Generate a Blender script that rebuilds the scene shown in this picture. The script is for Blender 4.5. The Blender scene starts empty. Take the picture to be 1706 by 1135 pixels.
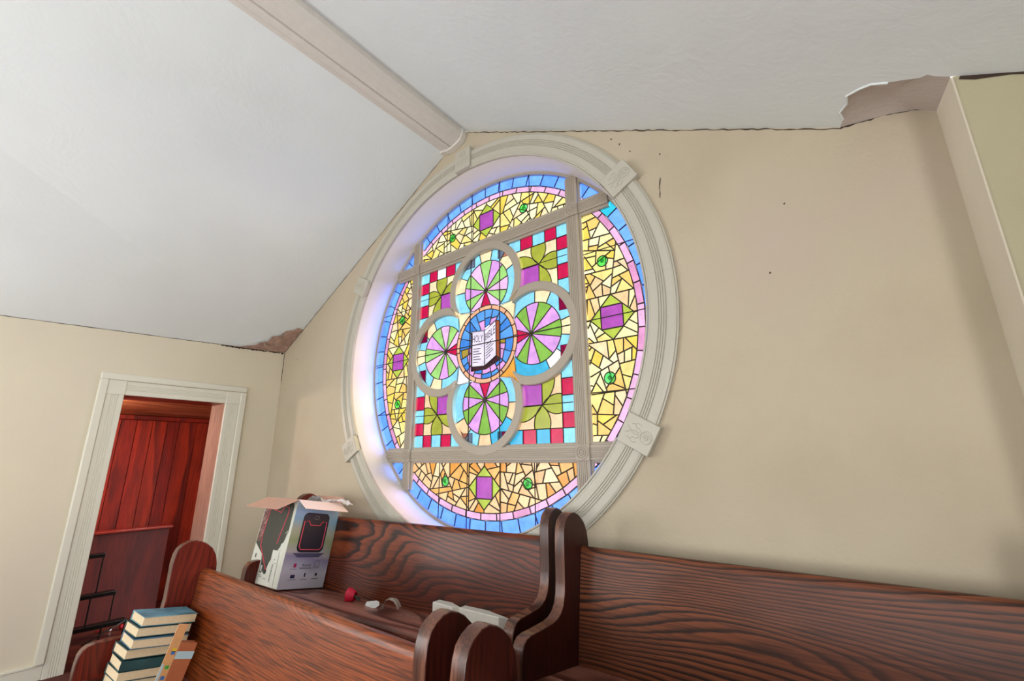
import bpy, bmesh, math, random
from mathutils import Vector, Matrix
random.seed(7)
PI = math.pi
COL = bpy.context.scene.collection

# ------------------------------------------------------------------ helpers
def lin(h):
    h = h.lstrip('#'); o = []
    for i in (0, 2, 4):
        c = int(h[i:i+2], 16) / 255
        o.append(c / 12.92 if c <= .04045 else ((c + .055) / 1.055) ** 2.4)
    return (*o, 1)

class MB:
    def __init__(s): s.v = []; s.f = []; s.m = []
    def poly(s, pts, mi=0):
        b = len(s.v); s.v += [tuple(p) for p in pts]; s.f.append(tuple(range(b, b + len(pts)))); s.m.append(mi)
    def mesh(s, vs, fs, mi=0):
        b = len(s.v); s.v += [tuple(p) for p in vs]
        for f in fs: s.f.append(tuple(b + i for i in f)); s.m.append(mi)
    def box(s, x0, x1, y0, y1, z0, z1, mi=0, M=None):
        vs = [Vector((x, y, z)) for x in (x0, x1) for y in (y0, y1) for z in (z0, z1)]
        if M is not None: vs = [M @ v for v in vs]
        s.mesh(vs, [(0,1,3,2),(4,6,7,5),(0,4,5,1),(2,3,7,6),(0,2,6,4),(1,5,7,3)], mi)
    def prism(s, pts, fn, a, b, mi=0, ms=None):
        """pts 2D outline, fn(p, t) -> 3D, extruded between a and b; ms = side material"""
        n = len(pts); vs = [fn(p, a) for p in pts] + [fn(p, b) for p in pts]
        s.mesh(vs, [tuple(range(n))[::-1], tuple(range(n, 2*n))], mi)
        s.mesh(vs, [(i, (i+1) % n, n + (i+1) % n, n + i) for i in range(n)], mi if ms is None else ms)
    def tube(s, pts, r, n=8, mi=0, closed=False, caps=True):
        pts = [Vector(p) for p in pts]; N = len(pts); rings = []
        for i, p in enumerate(pts):
            a = pts[(i-1) % N] if (closed or i) else p; c = pts[(i+1) % N] if (closed or i < N-1) else p
            t = (c - a).normalized(); u = t.cross(Vector((.13, .37, .92)))
            if u.length < .05: u = t.cross(Vector((1, 0, 0)))
            u.normalize(); w = t.cross(u); rr = r[i] if isinstance(r, (list, tuple)) else r
            rings.append([p + (u*math.cos(2*PI*k/n) + w*math.sin(2*PI*k/n))*rr for k in range(n)])
        vs = [v for R in rings for v in R]; fs = []
        for i in range(N if closed else N-1):
            j = (i+1) % N
            for k in range(n): fs.append((i*n+k, i*n+(k+1) % n, j*n+(k+1) % n, j*n+k))
        if not closed and caps: fs += [tuple(range(n))[::-1], tuple((N-1)*n + k for k in range(n))]
        s.mesh(vs, fs, mi)
    def sweep(s, prof, frames, mi=0, closed_prof=False, caps=True):
        """prof list of 2D; frames list of functions p->3D"""
        n = len(prof); vs = [F(p) for F in frames for p in prof]; fs = []
        for i in range(len(frames)-1):
            for k in range(n if closed_prof else n-1): fs.append((i*n+k, i*n+(k+1) % n, (i+1)*n+(k+1) % n, (i+1)*n+k))
        if caps: fs += [tuple(range(n))[::-1], tuple((len(frames)-1)*n+k for k in range(n))]
        s.mesh(vs, fs, mi)
    def build(s, name, mats, parent=None, bevel=0, seg=2, smooth=False, loc=None, merge=1e-5, angle=35):
        me = bpy.data.meshes.new(name); me.from_pydata(s.v, [], s.f)
        if not isinstance(mats, (list, tuple)): mats = [mats]
        for m in mats: me.materials.append(m)
        for p, mi in zip(me.polygons, s.m): p.material_index = mi
        bm = bmesh.new(); bm.from_mesh(me)
        if merge: bmesh.ops.remove_doubles(bm, verts=bm.verts, dist=merge)
        bmesh.ops.recalc_face_normals(bm, faces=bm.faces)
        bm.to_mesh(me); bm.free()
        o = bpy.data.objects.new(name, me); COL.objects.link(o)
        if parent: o.parent = parent
        if loc: o.location = loc
        if bevel:
            md = o.modifiers.new('bevel', 'BEVEL'); md.width = bevel; md.segments = seg; md.limit_method = 'ANGLE'; md.angle_limit = math.radians(angle)
        if smooth or bevel:
            for p in me.polygons: p.use_smooth = True
            if hasattr(me, 'set_sharp_from_angle'): me.set_sharp_from_angle(angle=math.radians(40))
        return o

def tag(o, label=None, cat=None, group=None, kind=None):
    if label: o['label'] = label
    if cat: o['category'] = cat
    if group: o['group'] = group
    if kind: o['kind'] = kind
    return o
def empty(name, loc=(0,0,0), rz=0):
    o = bpy.data.objects.new(name, None); COL.objects.link(o); o.location = loc; o.rotation_euler = (0,0,rz); o.empty_display_size = .1
    return o

# ------------------------------------------------------------------ materials
def newmat(name):
    m = bpy.data.materials.new(name); m.use_nodes = True
    nt = m.node_tree; b = nt.nodes['Principled BSDF']
    return m, nt, b
def N(nt, t, **k):
    n = nt.nodes.new(t)
    for a, v in k.items():
        if a in n.inputs: n.inputs[a].default_value = v
        else: setattr(n, a, v)
    return n
def coords(nt, scale=(1,1,1), kind='Object', rot=(0,0,0)):
    tc = N(nt, 'ShaderNodeTexCoord'); mp = N(nt, 'ShaderNodeMapping')
    mp.inputs['Scale'].default_value = scale; mp.inputs['Rotation'].default_value = rot
    nt.links.new(tc.outputs[kind], mp.inputs['Vector']); return mp.outputs['Vector']
def ramp(nt, src, stops):
    r = N(nt, 'ShaderNodeValToRGB'); el = r.color_ramp.elements
    while len(el) < len(stops): el.new(.5)
    for e, (p, c) in zip(el, stops): e.position = p; e.color = c
    nt.links.new(src, r.inputs['Fac']); return r.outputs['Color']
def bump(nt, b, src, strength=.2, dist=.01):
    bp = N(nt, 'ShaderNodeBump'); bp.inputs['Strength'].default_value = strength; bp.inputs['Distance'].default_value = dist
    nt.links.new(src, bp.inputs['Height']); nt.links.new(bp.outputs['Normal'], b.inputs['Normal'])

def plain(name, hexc, rough=.5, metal=0, coat=0, noise=0, nscale=20, bmp=0):
    m, nt, b = newmat(name); c = lin(hexc)
    b.inputs['Roughness'].default_value = rough; b.inputs['Metallic'].default_value = metal; b.inputs['Coat Weight'].default_value = coat
    b.inputs['Base Color'].default_value = c
    if noise or bmp:
        n = N(nt, 'ShaderNodeTexNoise'); n.inputs['Scale'].default_value = nscale; n.inputs['Detail'].default_value = 6
        nt.links.new(coords(nt), n.inputs['Vector'])
        if noise: nt.links.new(ramp(nt, n.outputs['Fac'], [(.3, tuple(x*(1-noise) for x in c[:3])+(1,)), (.7, tuple(min(1, x*(1+noise)) for x in c[:3])+(1,))]), b.inputs['Base Color'])
        if bmp: bump(nt, b, n.outputs['Fac'], bmp, .005)
    return m

def plaster(name, c1, c2, bscale=55, bstr=.12, blot=1.1, c3=None):
    m, nt, b = newmat(name); b.inputs['Roughness'].default_value = .75
    v = coords(nt)
    n1 = N(nt, 'ShaderNodeTexNoise'); n1.inputs['Scale'].default_value = blot; n1.inputs['Detail'].default_value = 4; nt.links.new(v, n1.inputs['Vector'])
    col = ramp(nt, n1.outputs['Fac'], [(.32, lin(c1)), (.68, lin(c2))] if not c3 else [(.3, lin(c1)), (.5, lin(c2)), (.72, lin(c3))])
    nt.links.new(col, b.inputs['Base Color'])
    n2 = N(nt, 'ShaderNodeTexNoise'); n2.inputs['Scale'].default_value = bscale; n2.inputs['Detail'].default_value = 5; nt.links.new(v, n2.inputs['Vector'])
    n3 = N(nt, 'ShaderNodeTexNoise'); n3.inputs['Scale'].default_value = 5; n3.inputs['Detail'].default_value = 3; n3.inputs['Distortion'].default_value = 1.5; nt.links.new(v, n3.inputs['Vector'])
    ad = N(nt, 'ShaderNodeMath', operation='MULTIPLY_ADD'); nt.links.new(n3.outputs['Fac'], ad.inputs[0]); ad.inputs[1].default_value = 3; nt.links.new(n2.outputs['Fac'], ad.inputs[2])
    bump(nt, b, ad.outputs[0], bstr, .01)
    return m

def wood(name, axis='x', dark='#2a120c', mid='#6b3420', light='#935036', rough=.42, rings=26, fine=1.0, coat=.1, seed=0, cath=1.0, low=.62, grad=.42, top=1.0, pore_d=.2):
    """plain sawn oak: contour lines of stretched noise = cathedral grain, plus fine pores along the axis"""
    m, nt, b = newmat(name)
    b.inputs['Roughness'].default_value = rough; b.inputs['Coat Weight'].default_value = coat; b.inputs['Coat Roughness'].default_value = .18; b.inputs['Specular IOR Level'].default_value = .32
    sc = {'x': (.42, 1.5, 1.9), 'z': (2.2, 2.2, .45), 'y': (2.2, .45, 2.2)}[axis]
    v = coords(nt, sc)
    of = N(nt, 'ShaderNodeVectorMath', operation='ADD'); of.inputs[1].default_value = (seed*3.7, seed*1.3, seed*2.1); nt.links.new(v, of.inputs[0])
    n = N(nt, 'ShaderNodeTexNoise'); n.inputs['Scale'].default_value = 1.35; n.inputs['Detail'].default_value = 1.6; n.inputs['Roughness'].default_value = .35; n.inputs['Distortion'].default_value = .25*cath
    nt.links.new(of.outputs[0], n.inputs['Vector'])
    # a straight gradient across the board keeps the lines running along it
    sep = N(nt, 'ShaderNodeSeparateXYZ'); nt.links.new(of.outputs[0], sep.inputs[0])
    acr = {'x': 'Z', 'z': 'Y', 'y': 'X'}[axis]
    g = N(nt, 'ShaderNodeMath', operation='MULTIPLY_ADD'); g.inputs[1].default_value = grad; nt.links.new(sep.outputs[acr], g.inputs[0]); nt.links.new(n.outputs['Fac'], g.inputs[2])
    # small wobble
    wv = N(nt, 'ShaderNodeTexNoise'); wv.inputs['Scale'].default_value = 14; wv.inputs['Detail'].default_value = 3; nt.links.new(of.outputs[0], wv.inputs['Vector'])
    g2 = N(nt, 'ShaderNodeMath', operation='MULTIPLY_ADD'); g2.inputs[1].default_value = .022; nt.links.new(wv.outputs['Fac'], g2.inputs[0]); nt.links.new(g.outputs[0], g2.inputs[2])
    mu = N(nt, 'ShaderNodeMath', operation='MULTIPLY'); mu.inputs[1].default_value = rings; nt.links.new(g2.outputs[0], mu.inputs[0])
    fr = N(nt, 'ShaderNodeMath', operation='FRACT'); nt.links.new(mu.outputs[0], fr.inputs[0])
    line = ramp(nt, fr.outputs[0], [(0, (0,0,0,1)), (.16, (.1,.1,.1,1)), (.42, (.75,.75,.75,1)), (.86, (1,1,1,1)), (1, (0,0,0,1))])
    # fine pores
    fs = {'x': (5, 160, 160), 'z': (160, 160, 5), 'y': (160, 5, 160)}[axis]
    f = N(nt, 'ShaderNodeTexNoise'); f.inputs['Scale'].default_value = 1; f.inputs['Detail'].default_value = 3; nt.links.new(coords(nt, fs), f.inputs['Vector'])
    pore = ramp(nt, f.outputs['Fac'], [(.36, (pore_d,)*3+(1,)), (.58, (1,1,1,1))])
    big = N(nt, 'ShaderNodeTexNoise'); big.inputs['Scale'].default_value = 1.7; big.inputs['Detail'].default_value = 3; nt.links.new(of.outputs[0], big.inputs['Vector'])
    base = ramp(nt, big.outputs['Fac'], [(.3, lin(mid)), (.7, lin(light))])
    # strength of the dark lines varies over the board
    st = ramp(nt, big.outputs['Fac'], [(.3, (low,)*3+(1,)), (.62, (top,)*3+(1,))])
    inv = N(nt, 'ShaderNodeMath', operation='SUBTRACT'); inv.inputs[0].default_value = 1; nt.links.new(line, inv.inputs[1])
    fac = N(nt, 'ShaderNodeMath', operation='MULTIPLY'); nt.links.new(inv.outputs[0], fac.inputs[0]); nt.links.new(st, fac.inputs[1])
    mx = N(nt, 'ShaderNodeMix', data_type='RGBA'); nt.links.new(fac.outputs[0], mx.inputs['Factor']); nt.links.new(base, mx.inputs[6]); mx.inputs[7].default_value = lin(dark)
    mp = N(nt, 'ShaderNodeMix', data_type='RGBA', blend_type='MULTIPLY'); mp.inputs['Factor'].default_value = .55*fine
    nt.links.new(mx.outputs[2], mp.inputs[6]); nt.links.new(pore, mp.inputs[7]); nt.links.new(mp.outputs[2], b.inputs['Base Color'])
    bump(nt, b, f.outputs['Fac'], .06, .002)
    return m

SKY = 1.6     # outdoor brightness relative to a white page
def pane_mat(name, hexc, trans=.85, tex=.12, deep=False, div=1.75):
    """coloured cathedral glass: daylight comes straight through it and is scattered by it"""
    m = bpy.data.materials.new(name); m.use_nodes = True; nt = m.node_tree; nt.nodes.clear()
    out = N(nt, 'ShaderNodeOutputMaterial'); c = [min(.97, x/div) for x in lin(hexc)[:3]]
    if deep: c = [c[0]*.5, c[1]*.74, .97]
    n = N(nt, 'ShaderNodeTexNoise'); n.inputs['Scale'].default_value = 14; n.inputs['Detail'].default_value = 7; n.inputs['Roughness'].default_value = .65; nt.links.new(coords(nt), n.inputs['Vector'])
    col = ramp(nt, n.outputs['Fac'], [(.3, tuple(x*(1-tex*1.6) for x in c[:3])+(1,)), (.65, tuple(min(1, x*(1+tex)) for x in c[:3])+(1,))])
    tr = N(nt, 'ShaderNodeBsdfTransparent'); tl = N(nt, 'ShaderNodeBsdfTranslucent'); mx = N(nt, 'ShaderNodeMixShader'); mx.inputs[0].default_value = 1-trans
    nt.links.new(col, tr.inputs['Color']); nt.links.new(col, tl.inputs['Color'])
    nt.links.new(tr.outputs[0], mx.inputs[1]); nt.links.new(tl.outputs[0], mx.inputs[2])
    gl = N(nt, 'ShaderNodeBsdfGlossy'); gl.inputs['Roughness'].default_value = .25; mg = N(nt, 'ShaderNodeMixShader'); mg.inputs[0].default_value = .03
    nt.links.new(mx.outputs[0], mg.inputs[1]); nt.links.new(gl.outputs[0], mg.inputs[2]); nt.links.new(mg.outputs[0], out.inputs['Surface'])
    return m

WALL = plaster('cream_plaster', '#b3a58f', '#bbaf98', c3='#bbac9c')
WALLL = plaster('pale_cream_plaster', '#d6cdb9', '#dcd4bc', bstr=.08)
CEIL = plaster('white_ceiling_plaster', '#dfe6e7', '#e7eeef', bscale=30, bstr=.1)
BARE = plaster('bare_grey_plaster', '#c4bab4', '#cdc4bf', bstr=.2)
TRIM = plain('white_gloss_trim', '#dcdacb', .35, bmp=.02, nscale=40)
CASE = plain('casing_paint', '#b9b5a8', .4, bmp=.05, nscale=40)
MULL = plain('mullion_paint', '#a79d8e', .45, bmp=.08, nscale=40)
REVEAL = plain('reveal_paint', '#e6e0da', .5)
BEAMM = plain('beam_paint', '#d8d3cb', .5, noise=.03)
DARK = plain('crack_dark', '#3a2c22', .9)
RUST = plain('peeling_stain', '#a98b7c', .9, noise=.3, nscale=18, bmp=.6)
LEAD = plain('lead_came', '#3a3328', .6, metal=.2)
BAR = plain('saddle_bar', '#2e2620', .6, metal=.4)
W_BACK = wood('oak_back', 'x', '#0e0402', '#5c200f', '#8e421e', rings=34, seed=1, grad=.5)
W_BACKR = wood('oak_back_right', 'x', '#140704', '#5e2e1a', '#8a4c2c', rings=32, seed=4, rough=.5, grad=.62, coat=.15)
W_BACKC = wood('oak_back_front', 'x', '#34110a', '#7c3614', '#a45424', rings=34, seed=9, cath=.3, grad=1.1, low=.1, top=.6, pore_d=.15, fine=1.3)
W_SEAT = wood('oak_seat', 'x', '#5a2c22', '#9c5c4a', '#b88070', rings=14, seed=2, rough=.4)
W_END = wood('oak_end', 'z', '#120403', '#360f09', '#4a170d', rings=20, seed=3, low=.3, top=.7)
W_ENDL = wood('oak_end_red', 'z', '#380b06', '#641b0e', '#7a2714', rings=22, seed=5, low=.2, top=.6)
W_EDGE = wood('oak_end_edge', 'z', '#38201a', '#6e4432', '#8e5f4a', rings=10, seed=6, rough=.3, coat=.3)
PANEL = wood('red_panelling', 'z', '#5a0c02', '#9a200a', '#b03410', rings=5, seed=2, rough=.6, low=.3, coat=0)
PANEL2 = wood('red_panelling_dark', 'z', '#4c0802', '#841807', '#92220a', rings=5, seed=8, rough=.6, low=.3, coat=0)
HALFW = wood('red_half_wall', 'z', '#3c0d05', '#521308', '#5a1508', rings=3, seed=4, rough=.65, low=.2, coat=0)
HALFC = plain('red_cap', '#7d2113', .3, noise=.1)
HCEIL = wood('wood_soffit', 'y', '#99502f', '#b86c48', '#cf8660', rings=5, seed=7, rough=.25, low=.3)
HFLOOR = wood('hall_floor', 'y', '#3a140e', '#5a271b', '#6a3325', rings=8, seed=1, rough=.35)
FLOOR = plain('worn_red_carpet', '#5a2a22', .9, noise=.15, nscale=60, bmp=.3)
JAMB = wood('pink_jamb', 'z', '#b48a78', '#c09a88', '#cba797', rings=4, seed=7, rough=.3, low=.2)
HEADR = plain('header_soffit', '#7a2a15', .35, noise=.15)
METAL = plain('black_metal', '#15120f', .35, metal=.6)

# ------------------------------------------------------------------ room
K = .8; ZC = 2.32; XL = -2.7145
def rz_right(x): return 4.039 - .5147*(x - .036)
def rz_left(x): return 2.617 + .5515*(x - XL)
XR = 2.584; YS = -.30; YB = -5.2; XF = 3.7

# wall with the round opening
def round_wall():
    R = 1.36; cx, cz = .0, ZC
    outl = [(XL, 0), (XR, 0), (XR, 2.852), (2.285, 2.882), (-.0, 4.06), (-.08, 4.09), (XL, 2.617)]
    outl[4] = (.0, rz_right(.0))
    def ray(a):
        d = (math.cos(a), math.sin(a)); best = None
        for i in range(len(outl)):
            (x1, y1), (x2, y2) = outl[i], outl[(i+1) % len(outl)]
            ex, ey = x2-x1, y2-y1; den = d[0]*ey - d[1]*ex
            if abs(den) < 1e-9: continue
            t = ((x1-cx)*ey - (y1-cz)*ex)/den; s = ((x1-cx)*d[1] - (y1-cz)*d[0])/den
            if t > 0 and -1e-6 <= s <= 1+1e-6: best = t if best is None else min(best, t)
        return best
    angs = sorted([2*PI*i/180 for i in range(180)] + [math.atan2(z-cz, x-cx) % (2*PI) for x, z in outl])
    m = MB()
    for i, a in enumerate(angs):
        b = angs[(i+1) % len(angs)]
        if abs((b-a)) < 1e-6: continue
        ra, rb = ray(a), ray(b)
        P = lambda r, t: (cx + r*math.cos(t), 0, cz + r*math.sin(t))
        m.poly([P(R, a), P(ra, a), P(rb, b), P(R, b)])
    return m
wb = round_wall().build('wall_back', WALL); tag(wb, kind='structure')
# outer skin so that the wall has its thickness
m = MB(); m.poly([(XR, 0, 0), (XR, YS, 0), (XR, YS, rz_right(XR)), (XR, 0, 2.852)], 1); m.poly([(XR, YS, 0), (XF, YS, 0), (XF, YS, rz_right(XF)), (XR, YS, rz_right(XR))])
wst = m.build('wall_step', [plaster('shaded_step_plaster', '#a59e82', '#aea78a', bstr=.1), plaster('lit_return_plaster', '#d6cdba', '#ded6c4', bstr=.1)], bevel=.012); tag(wst, kind='structure')  # same paint on both faces; shaded front and lit return put into the colours
m = MB(); m.poly([(XF, YS, 0), (XF, YB, 0), (XF, YB, rz_right(XF)), (XF, YS, rz_right(XF))]); tag(m.build('wall_right', WALLL), kind='structure')

# left wall with the doorway
DY0, DY1, DZ = -1.276, -.500, 2.018
ev = lambda y: 2.617 + .0445*y
m = MB()
def lw(y0, y1, z0, z1a, z1b, x=XL): m.poly([(x, y0, z0), (x, y1, z0), (x, y1, z1b), (x, y0, z1a)])
lw(YB, DY0, 0, ev(YB), ev(DY0)); lw(DY1, 0, 0, ev(DY1), ev(0)); lw(DY0, DY1, DZ, ev(DY0), ev(DY1))
tag(m.build('wall_left', WALLL), kind='structure')
# ceiling: left slope, right slope with the damaged notch
m = MB()
m.poly([(XL, 0, ev(0)), (-.1, 0, 4.06), (-.1, YB, 4.06), (XL, YB, ev(YB))])
tag(m.build('ceiling', CEIL), kind='structure')
A = (2.285, 0, rz_right(2.285)); notch = [(2.297, -.06), (2.288, -.11), (2.312, -.17), (2.313, -.222), (2.352, -.262), (2.385, -.286), (2.43, -.288), (2.462, -.296), (2.51, -.303), (2.526, -.318), (2.548, -.306), (XR, YS)]
m = MB()
m.poly([(-.1, 0, rz_right(-.1)), A] + [(x, y, rz_right(x)) for x, y in notch] + [(XF, YS, rz_right(XF)), (XF, YB, rz_right(XF)), (-.1, YB, rz_right(-.1))])
ceil2 = m.build('ceiling_right', CEIL); tag(ceil2, kind='structure')
m = MB()   # bare recessed plaster above the notch
back = [(2.285, -.001, 2.880), (2.38, -.001, 2.868), (2.45, -.001, 2.858), (2.53, -.001, 2.836), (XR-.001, -.001, 2.795)]
nf = [(x, y, rz_right(x) + .004) for x, y in notch]
ctr = (2.44, -.13, 2.875)
loop = back + [(XR, YS, rz_right(XR)+.004)] + nf[::-1][1:]
for i in range(len(loop)): m.poly([ctr, loop[i], loop[(i+1) % len(loop)]])
nb = m.build('bare_plaster_patch', BARE, parent=ceil2, smooth=True); tag(nb, label='bare mauve grey plaster where the ceiling skim has broken away')
# lip of broken skim
m = MB(); m.tube([(x, y, rz_right(x) - .001) for x, y in notch[:7]], .005, 5); m.build('broken_edge', CEIL, parent=ceil2)

# floors
m = MB(); m.box(XL, XF, YB, 0, -.15, 0); tag(m.build('floor', FLOOR), kind='structure')
m = MB(); m.box(XL + .12, 3.68, -.90, -.002, .0, .19); tag(m.build('floor_riser', FLOOR), kind='structure')
# back wall of the room, behind the photographer, with two tall window openings
m = MB()
YW = YB
def gz(x): return min(rz_right(x), 4.05 if x > -.1 else rz_left(x))
segs = [XL, -2.2, -.4, .5, 2.8, XF]
op = {1, 3}
for i in range(5):
    x0, x1 = segs[i], segs[i+1]
    xs = [x0, x1] if not (x0 < 0 < x1) else [x0, 0, x1]
    if i in op:
        m.poly([(x0, YW, 0), (x1, YW, 0), (x1, YW, .5), (x0, YW, .5)])
        tops = [(x, YW, gz(x)) for x in xs][::-1]
        zt = min(2.3, min(gz(x) for x in xs) - .1); m.poly([(x0, YW, zt), (x1, YW, zt)] + tops)
    else:
        m.poly([(x0, YW, 0), (x1, YW, 0)] + [(x, YW, gz(x)) for x in xs][::-1])
tag(m.build('wall_front', WALLL), kind='structure')

# ridge beam
m = MB()
bx_ = lambda p, y: (p[0], y, p[1])
prof = [(-.028, 4.075), (-.030, 4.030), (-.052, 3.985), (-.085, 3.968), (-.142, 3.952), (-.146, 3.966), (-.152, 3.966), (-.156, 3.950), (-.205, 3.950), (-.215, 3.962), (-.262, 3.968), (-.285, 4.0), (-.292, 4.075)]
prof = [(x, z) for x, z in prof]
m.prism(prof, bx_, YB + .01, -.05)
bm_ = m.build('trim_1', BEAMM); tag(bm_, kind='structure')
m = MB()   # bracket moulding where the beam meets the wall
pb = [(x + (x + .16)*.12, z - .016) for x, z in prof if not -.16 < x < -.145]
m.prism(pb[:-1] + [(-.30, 4.02)], bx_, -.05, -.001); m.build('end_bracket', BEAMM, parent=bm_, bevel=.004)

# door casing
m = MB(); jx = XL - .335
m.poly([(XL, DY1, 0), (jx, DY1 - .0, 0), (jx, DY1, DZ), (XL, DY1, DZ)]); m.poly([(XL, DY0, 0), (jx, DY0, 0), (jx, DY0, DZ), (XL, DY0, DZ)])
tag(m.build('trim_jamb', JAMB), kind='structure')
m = MB(); m.poly([(XL, DY0, DZ), (jx, DY0, DZ), (jx, DY1, DZ), (XL, DY1, DZ)]); tag(m.build('trim_header', HEADR), kind='structure')
door = empty('door_1', (XL, (DY0+DY1)/2, 0)); tag(door, kind='structure')
cy = (DY0+DY1)/2
def cas_prof(w, t=.024):   # across width w, thickness towards room
    p = [(0, 0), (0, t-.004), (.004, t)]
    for k in range(4):
        a = w*.30 + k*w*.115; p += [(a, t), (a+.0025, t-.004), (a+.0055, t-.004), (a+.008, t)]
    return p + [(w-.004, t), (w, t-.004), (w, 0)]
cw = .118
for s, y0 in ((-1, DY0 + .004), (1, DY1 - .004)):
    m = MB(); pr = cas_prof(cw)
    m.sweep([(a, t) for a, t in pr], [lambda p, z=z: (p[1], y0 - cy + s*p[0], z) for z in (0, 1.0, DZ)])
    m.build('fluted_casing', TRIM, parent=door)
    m = MB(); m.box(0, .030, min(y0-cy, y0-cy+s*cw), max(y0-cy, y0-cy+s*cw), DZ, DZ+cw); m.build('corner_block', TRIM, parent=door, bevel=.003)
    m = MB(); a0 = y0-cy+s*cw; a1 = a0+s*.055; m.box(0, .040, min(a0, a1), max(a0, a1), .10 if s < 0 else 0, DZ+cw); m.build('backband', TRIM, parent=door, bevel=.008)
m = MB(); m.sweep(cas_prof(cw), [lambda p, y=y: (p[1], y, DZ + p[0]) for y in (DY0+.004-cy, DY1-.004-cy)]); m.build('head_casing', TRIM, parent=door)
m = MB(); m.box(0, .040, DY0+.004-cy-cw-.055, DY1-.004-cy+cw+.055, DZ+cw, DZ+cw+.055); m.build('head_backband', TRIM, parent=door, bevel=.008)
m = MB(); m.box(XL, XL+.018, YB, DY0-.115, 0, .105); m.box(XL, XL+.024, YB, DY0-.115, .09, .105); tag(m.build('baseboard_left', TRIM, bevel=.003), kind='structure')

# ------------------------------------------------------------------ hall beyond the doorway
HX = -4.3
m = MB(); pw = [-3.2, -2.4, -1.9, -1.55, -1.30, -1.13, -1.03, -.94, -.80, -.655, -.515, -.40, -.22, .1]
for i in range(len(pw)-1):
    m.box(HX-.02, HX + (.0 if i % 2 else .002), pw[i]+.003, pw[i+1]-.003, 0, 2.2, i % 3 == 1)
m.box(HX-.03, HX-.012, -3.2, .1, 0, 2.2, 2)
tag(m.build('wall_hallway', [PANEL, PANEL2, DARK]), kind='structure')
m = MB(); m.box(HX, HX+.05, -3.2, .1, 1.93, 1.985); tag(m.build('trim_hallway', PANEL2, bevel=.01), kind='structure')
m = MB(); m.poly([(jx, -3.2, 2.12), (jx, .2, 2.12), (HX, .2, 1.985), (HX, -3.2, 1.985)]); m.poly([(jx, -3.2, DZ), (jx, .2, DZ), (jx, .2, 2.12), (jx, -3.2, 2.12)])
tag(m.build('ceiling_hallway', HCEIL), kind='structure')
m = MB(); m.box(HX-.05, XL, -3.2, .2, -.15, -.001); tag(m.build('floor_hallway', HFLOOR), kind='structure')
m = MB(); m.box(HX, jx, .02, .06, 0, 2.15); m.box(HX, jx, -3.24, -3.2, 0, 2.15); tag(m.build('wall_hallway_end', PANEL2), kind='structure')
hw = empty('half_wall', (-3.85, -.445, 0)); tag(hw, 'low dark red wooden partition with a capped top, seen through the doorway', 'partition')
m = MB(); m.box(-.09, 0, -2.2, 0, 0, .80); m.build('panel', HALFW, parent=hw)
m = MB(); m.box(-.115, .03, -2.2, .025, .80, .825); m.build('cap_rail', HALFC, parent=hw, bevel=.006)
# wire rack with three stepped tiers
rk = empty('metal_rack', (-3.55, -1.0, 0)); tag(rk, 'black metal rack with three stepped tiers in front of the red partition', 'rack')
tiers = [(-1.01, .672, -.02), (-.895, .354, .05), (-.795, .118, .12)]
for i, (ye, z, dx) in enumerate(tiers):
    m = MB(); m.box(dx-.0, dx+.10, ye+1.0-.62, ye+1.0, z-.010, z); m.box(dx+.095, dx+.105, ye+1.0-.62, ye+1.0, z-.028, z+.003); m.build('shelf', METAL, parent=rk, bevel=.003)
    zb = tiers[i+1][1] if i < 2 else .0
    for yy in (ye+1.0-.012, ye+1.0-.17):
        m = MB(); m.tube([(dx+.1, yy, z-.01), (dx+.1 + (.0 if i < 2 else .01), yy + (0 if i < 2 else -.01), zb)], .006, 6); m.build('leg', METAL, parent=rk)
m = MB(); m.tube([(.22, .19, .11), (.34, -.10, .02)], .006, 6); m.build('brace', METAL, parent=rk)
def bauble(loc, r, mat, label):
    m = MB()
    n = 12; vs = []; fs = []
    for i in range(n+1):
        for j in range(16): t = PI*i/n; a = 2*PI*j/16; vs.append((r*math.sin(t)*math.cos(a), r*math.sin(t)*math.sin(a), r - r*math.cos(t)))
    for i in range(n):
        for j in range(16): fs.append((i*16+j, i*16+(j+1) % 16, (i+1)*16+(j+1) % 16, (i+1)*16+j))
    m.mesh(vs, fs); o = empty('bauble', loc); m.build('ball', mat, parent=o, smooth=True)
    c = MB(); c.tube([(0, 0, 2*r-.002), (0, 0, 2*r+.006)], .005, 8); c.build('cap', METAL, parent=o); tag(o, label, 'ornament')
    return o
bauble((-3.49, -.782, 0), .024, plain('red_shiny', '#a51020', .1, coat=1), 'round shiny red bauble on the hallway floor, nearest the rack foot')
bauble((-3.52, -.858, 0), .012, plain('white_shiny', '#d8c8c0', .2), 'tiny white bead lying on the hallway floor')
m = MB(); pts = [(-.03,-.02,.002),(.02,-.03,.004),(.035,.0,.002),(.01,.008,.014),(.03,.035,.004),(-.005,.015,.012),(-.03,.02,.003)]; 
for i in range(7): m.poly([(0,0,.012), pts[i], pts[(i+1)%7]])
o = m.build('ribbon_scrap', plain('dull_red', '#7a1512', .4), loc=(-3.60, -.92, 0)); tag(o, 'crumpled dark red scrap on the hallway floor under the rack', 'scrap')

# ------------------------------------------------------------------ round window
WIN = empty('window_1', (0, 0, ZC)); tag(WIN, kind='structure')
def W(u, v, w=0): return (u*K, (w + .2522)*K, v*K)       # window plane units -> metres, relative to WIN
YM = .2018
def arc_frames(a0, a1, n):
    return [lambda p, a=a0 + (a1-a0)*i/n: (p[0]*math.cos(a), p[1], p[0]*math.sin(a)) for i in range(n+1)]
# reveal
m = MB(); m.sweep([(1.362, -.004), (1.356, .05), (1.352, .24)], arc_frames(0, 2*PI, 144), caps=False); rv = m.build('reveal', REVEAL, parent=WIN, smooth=True)
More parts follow.
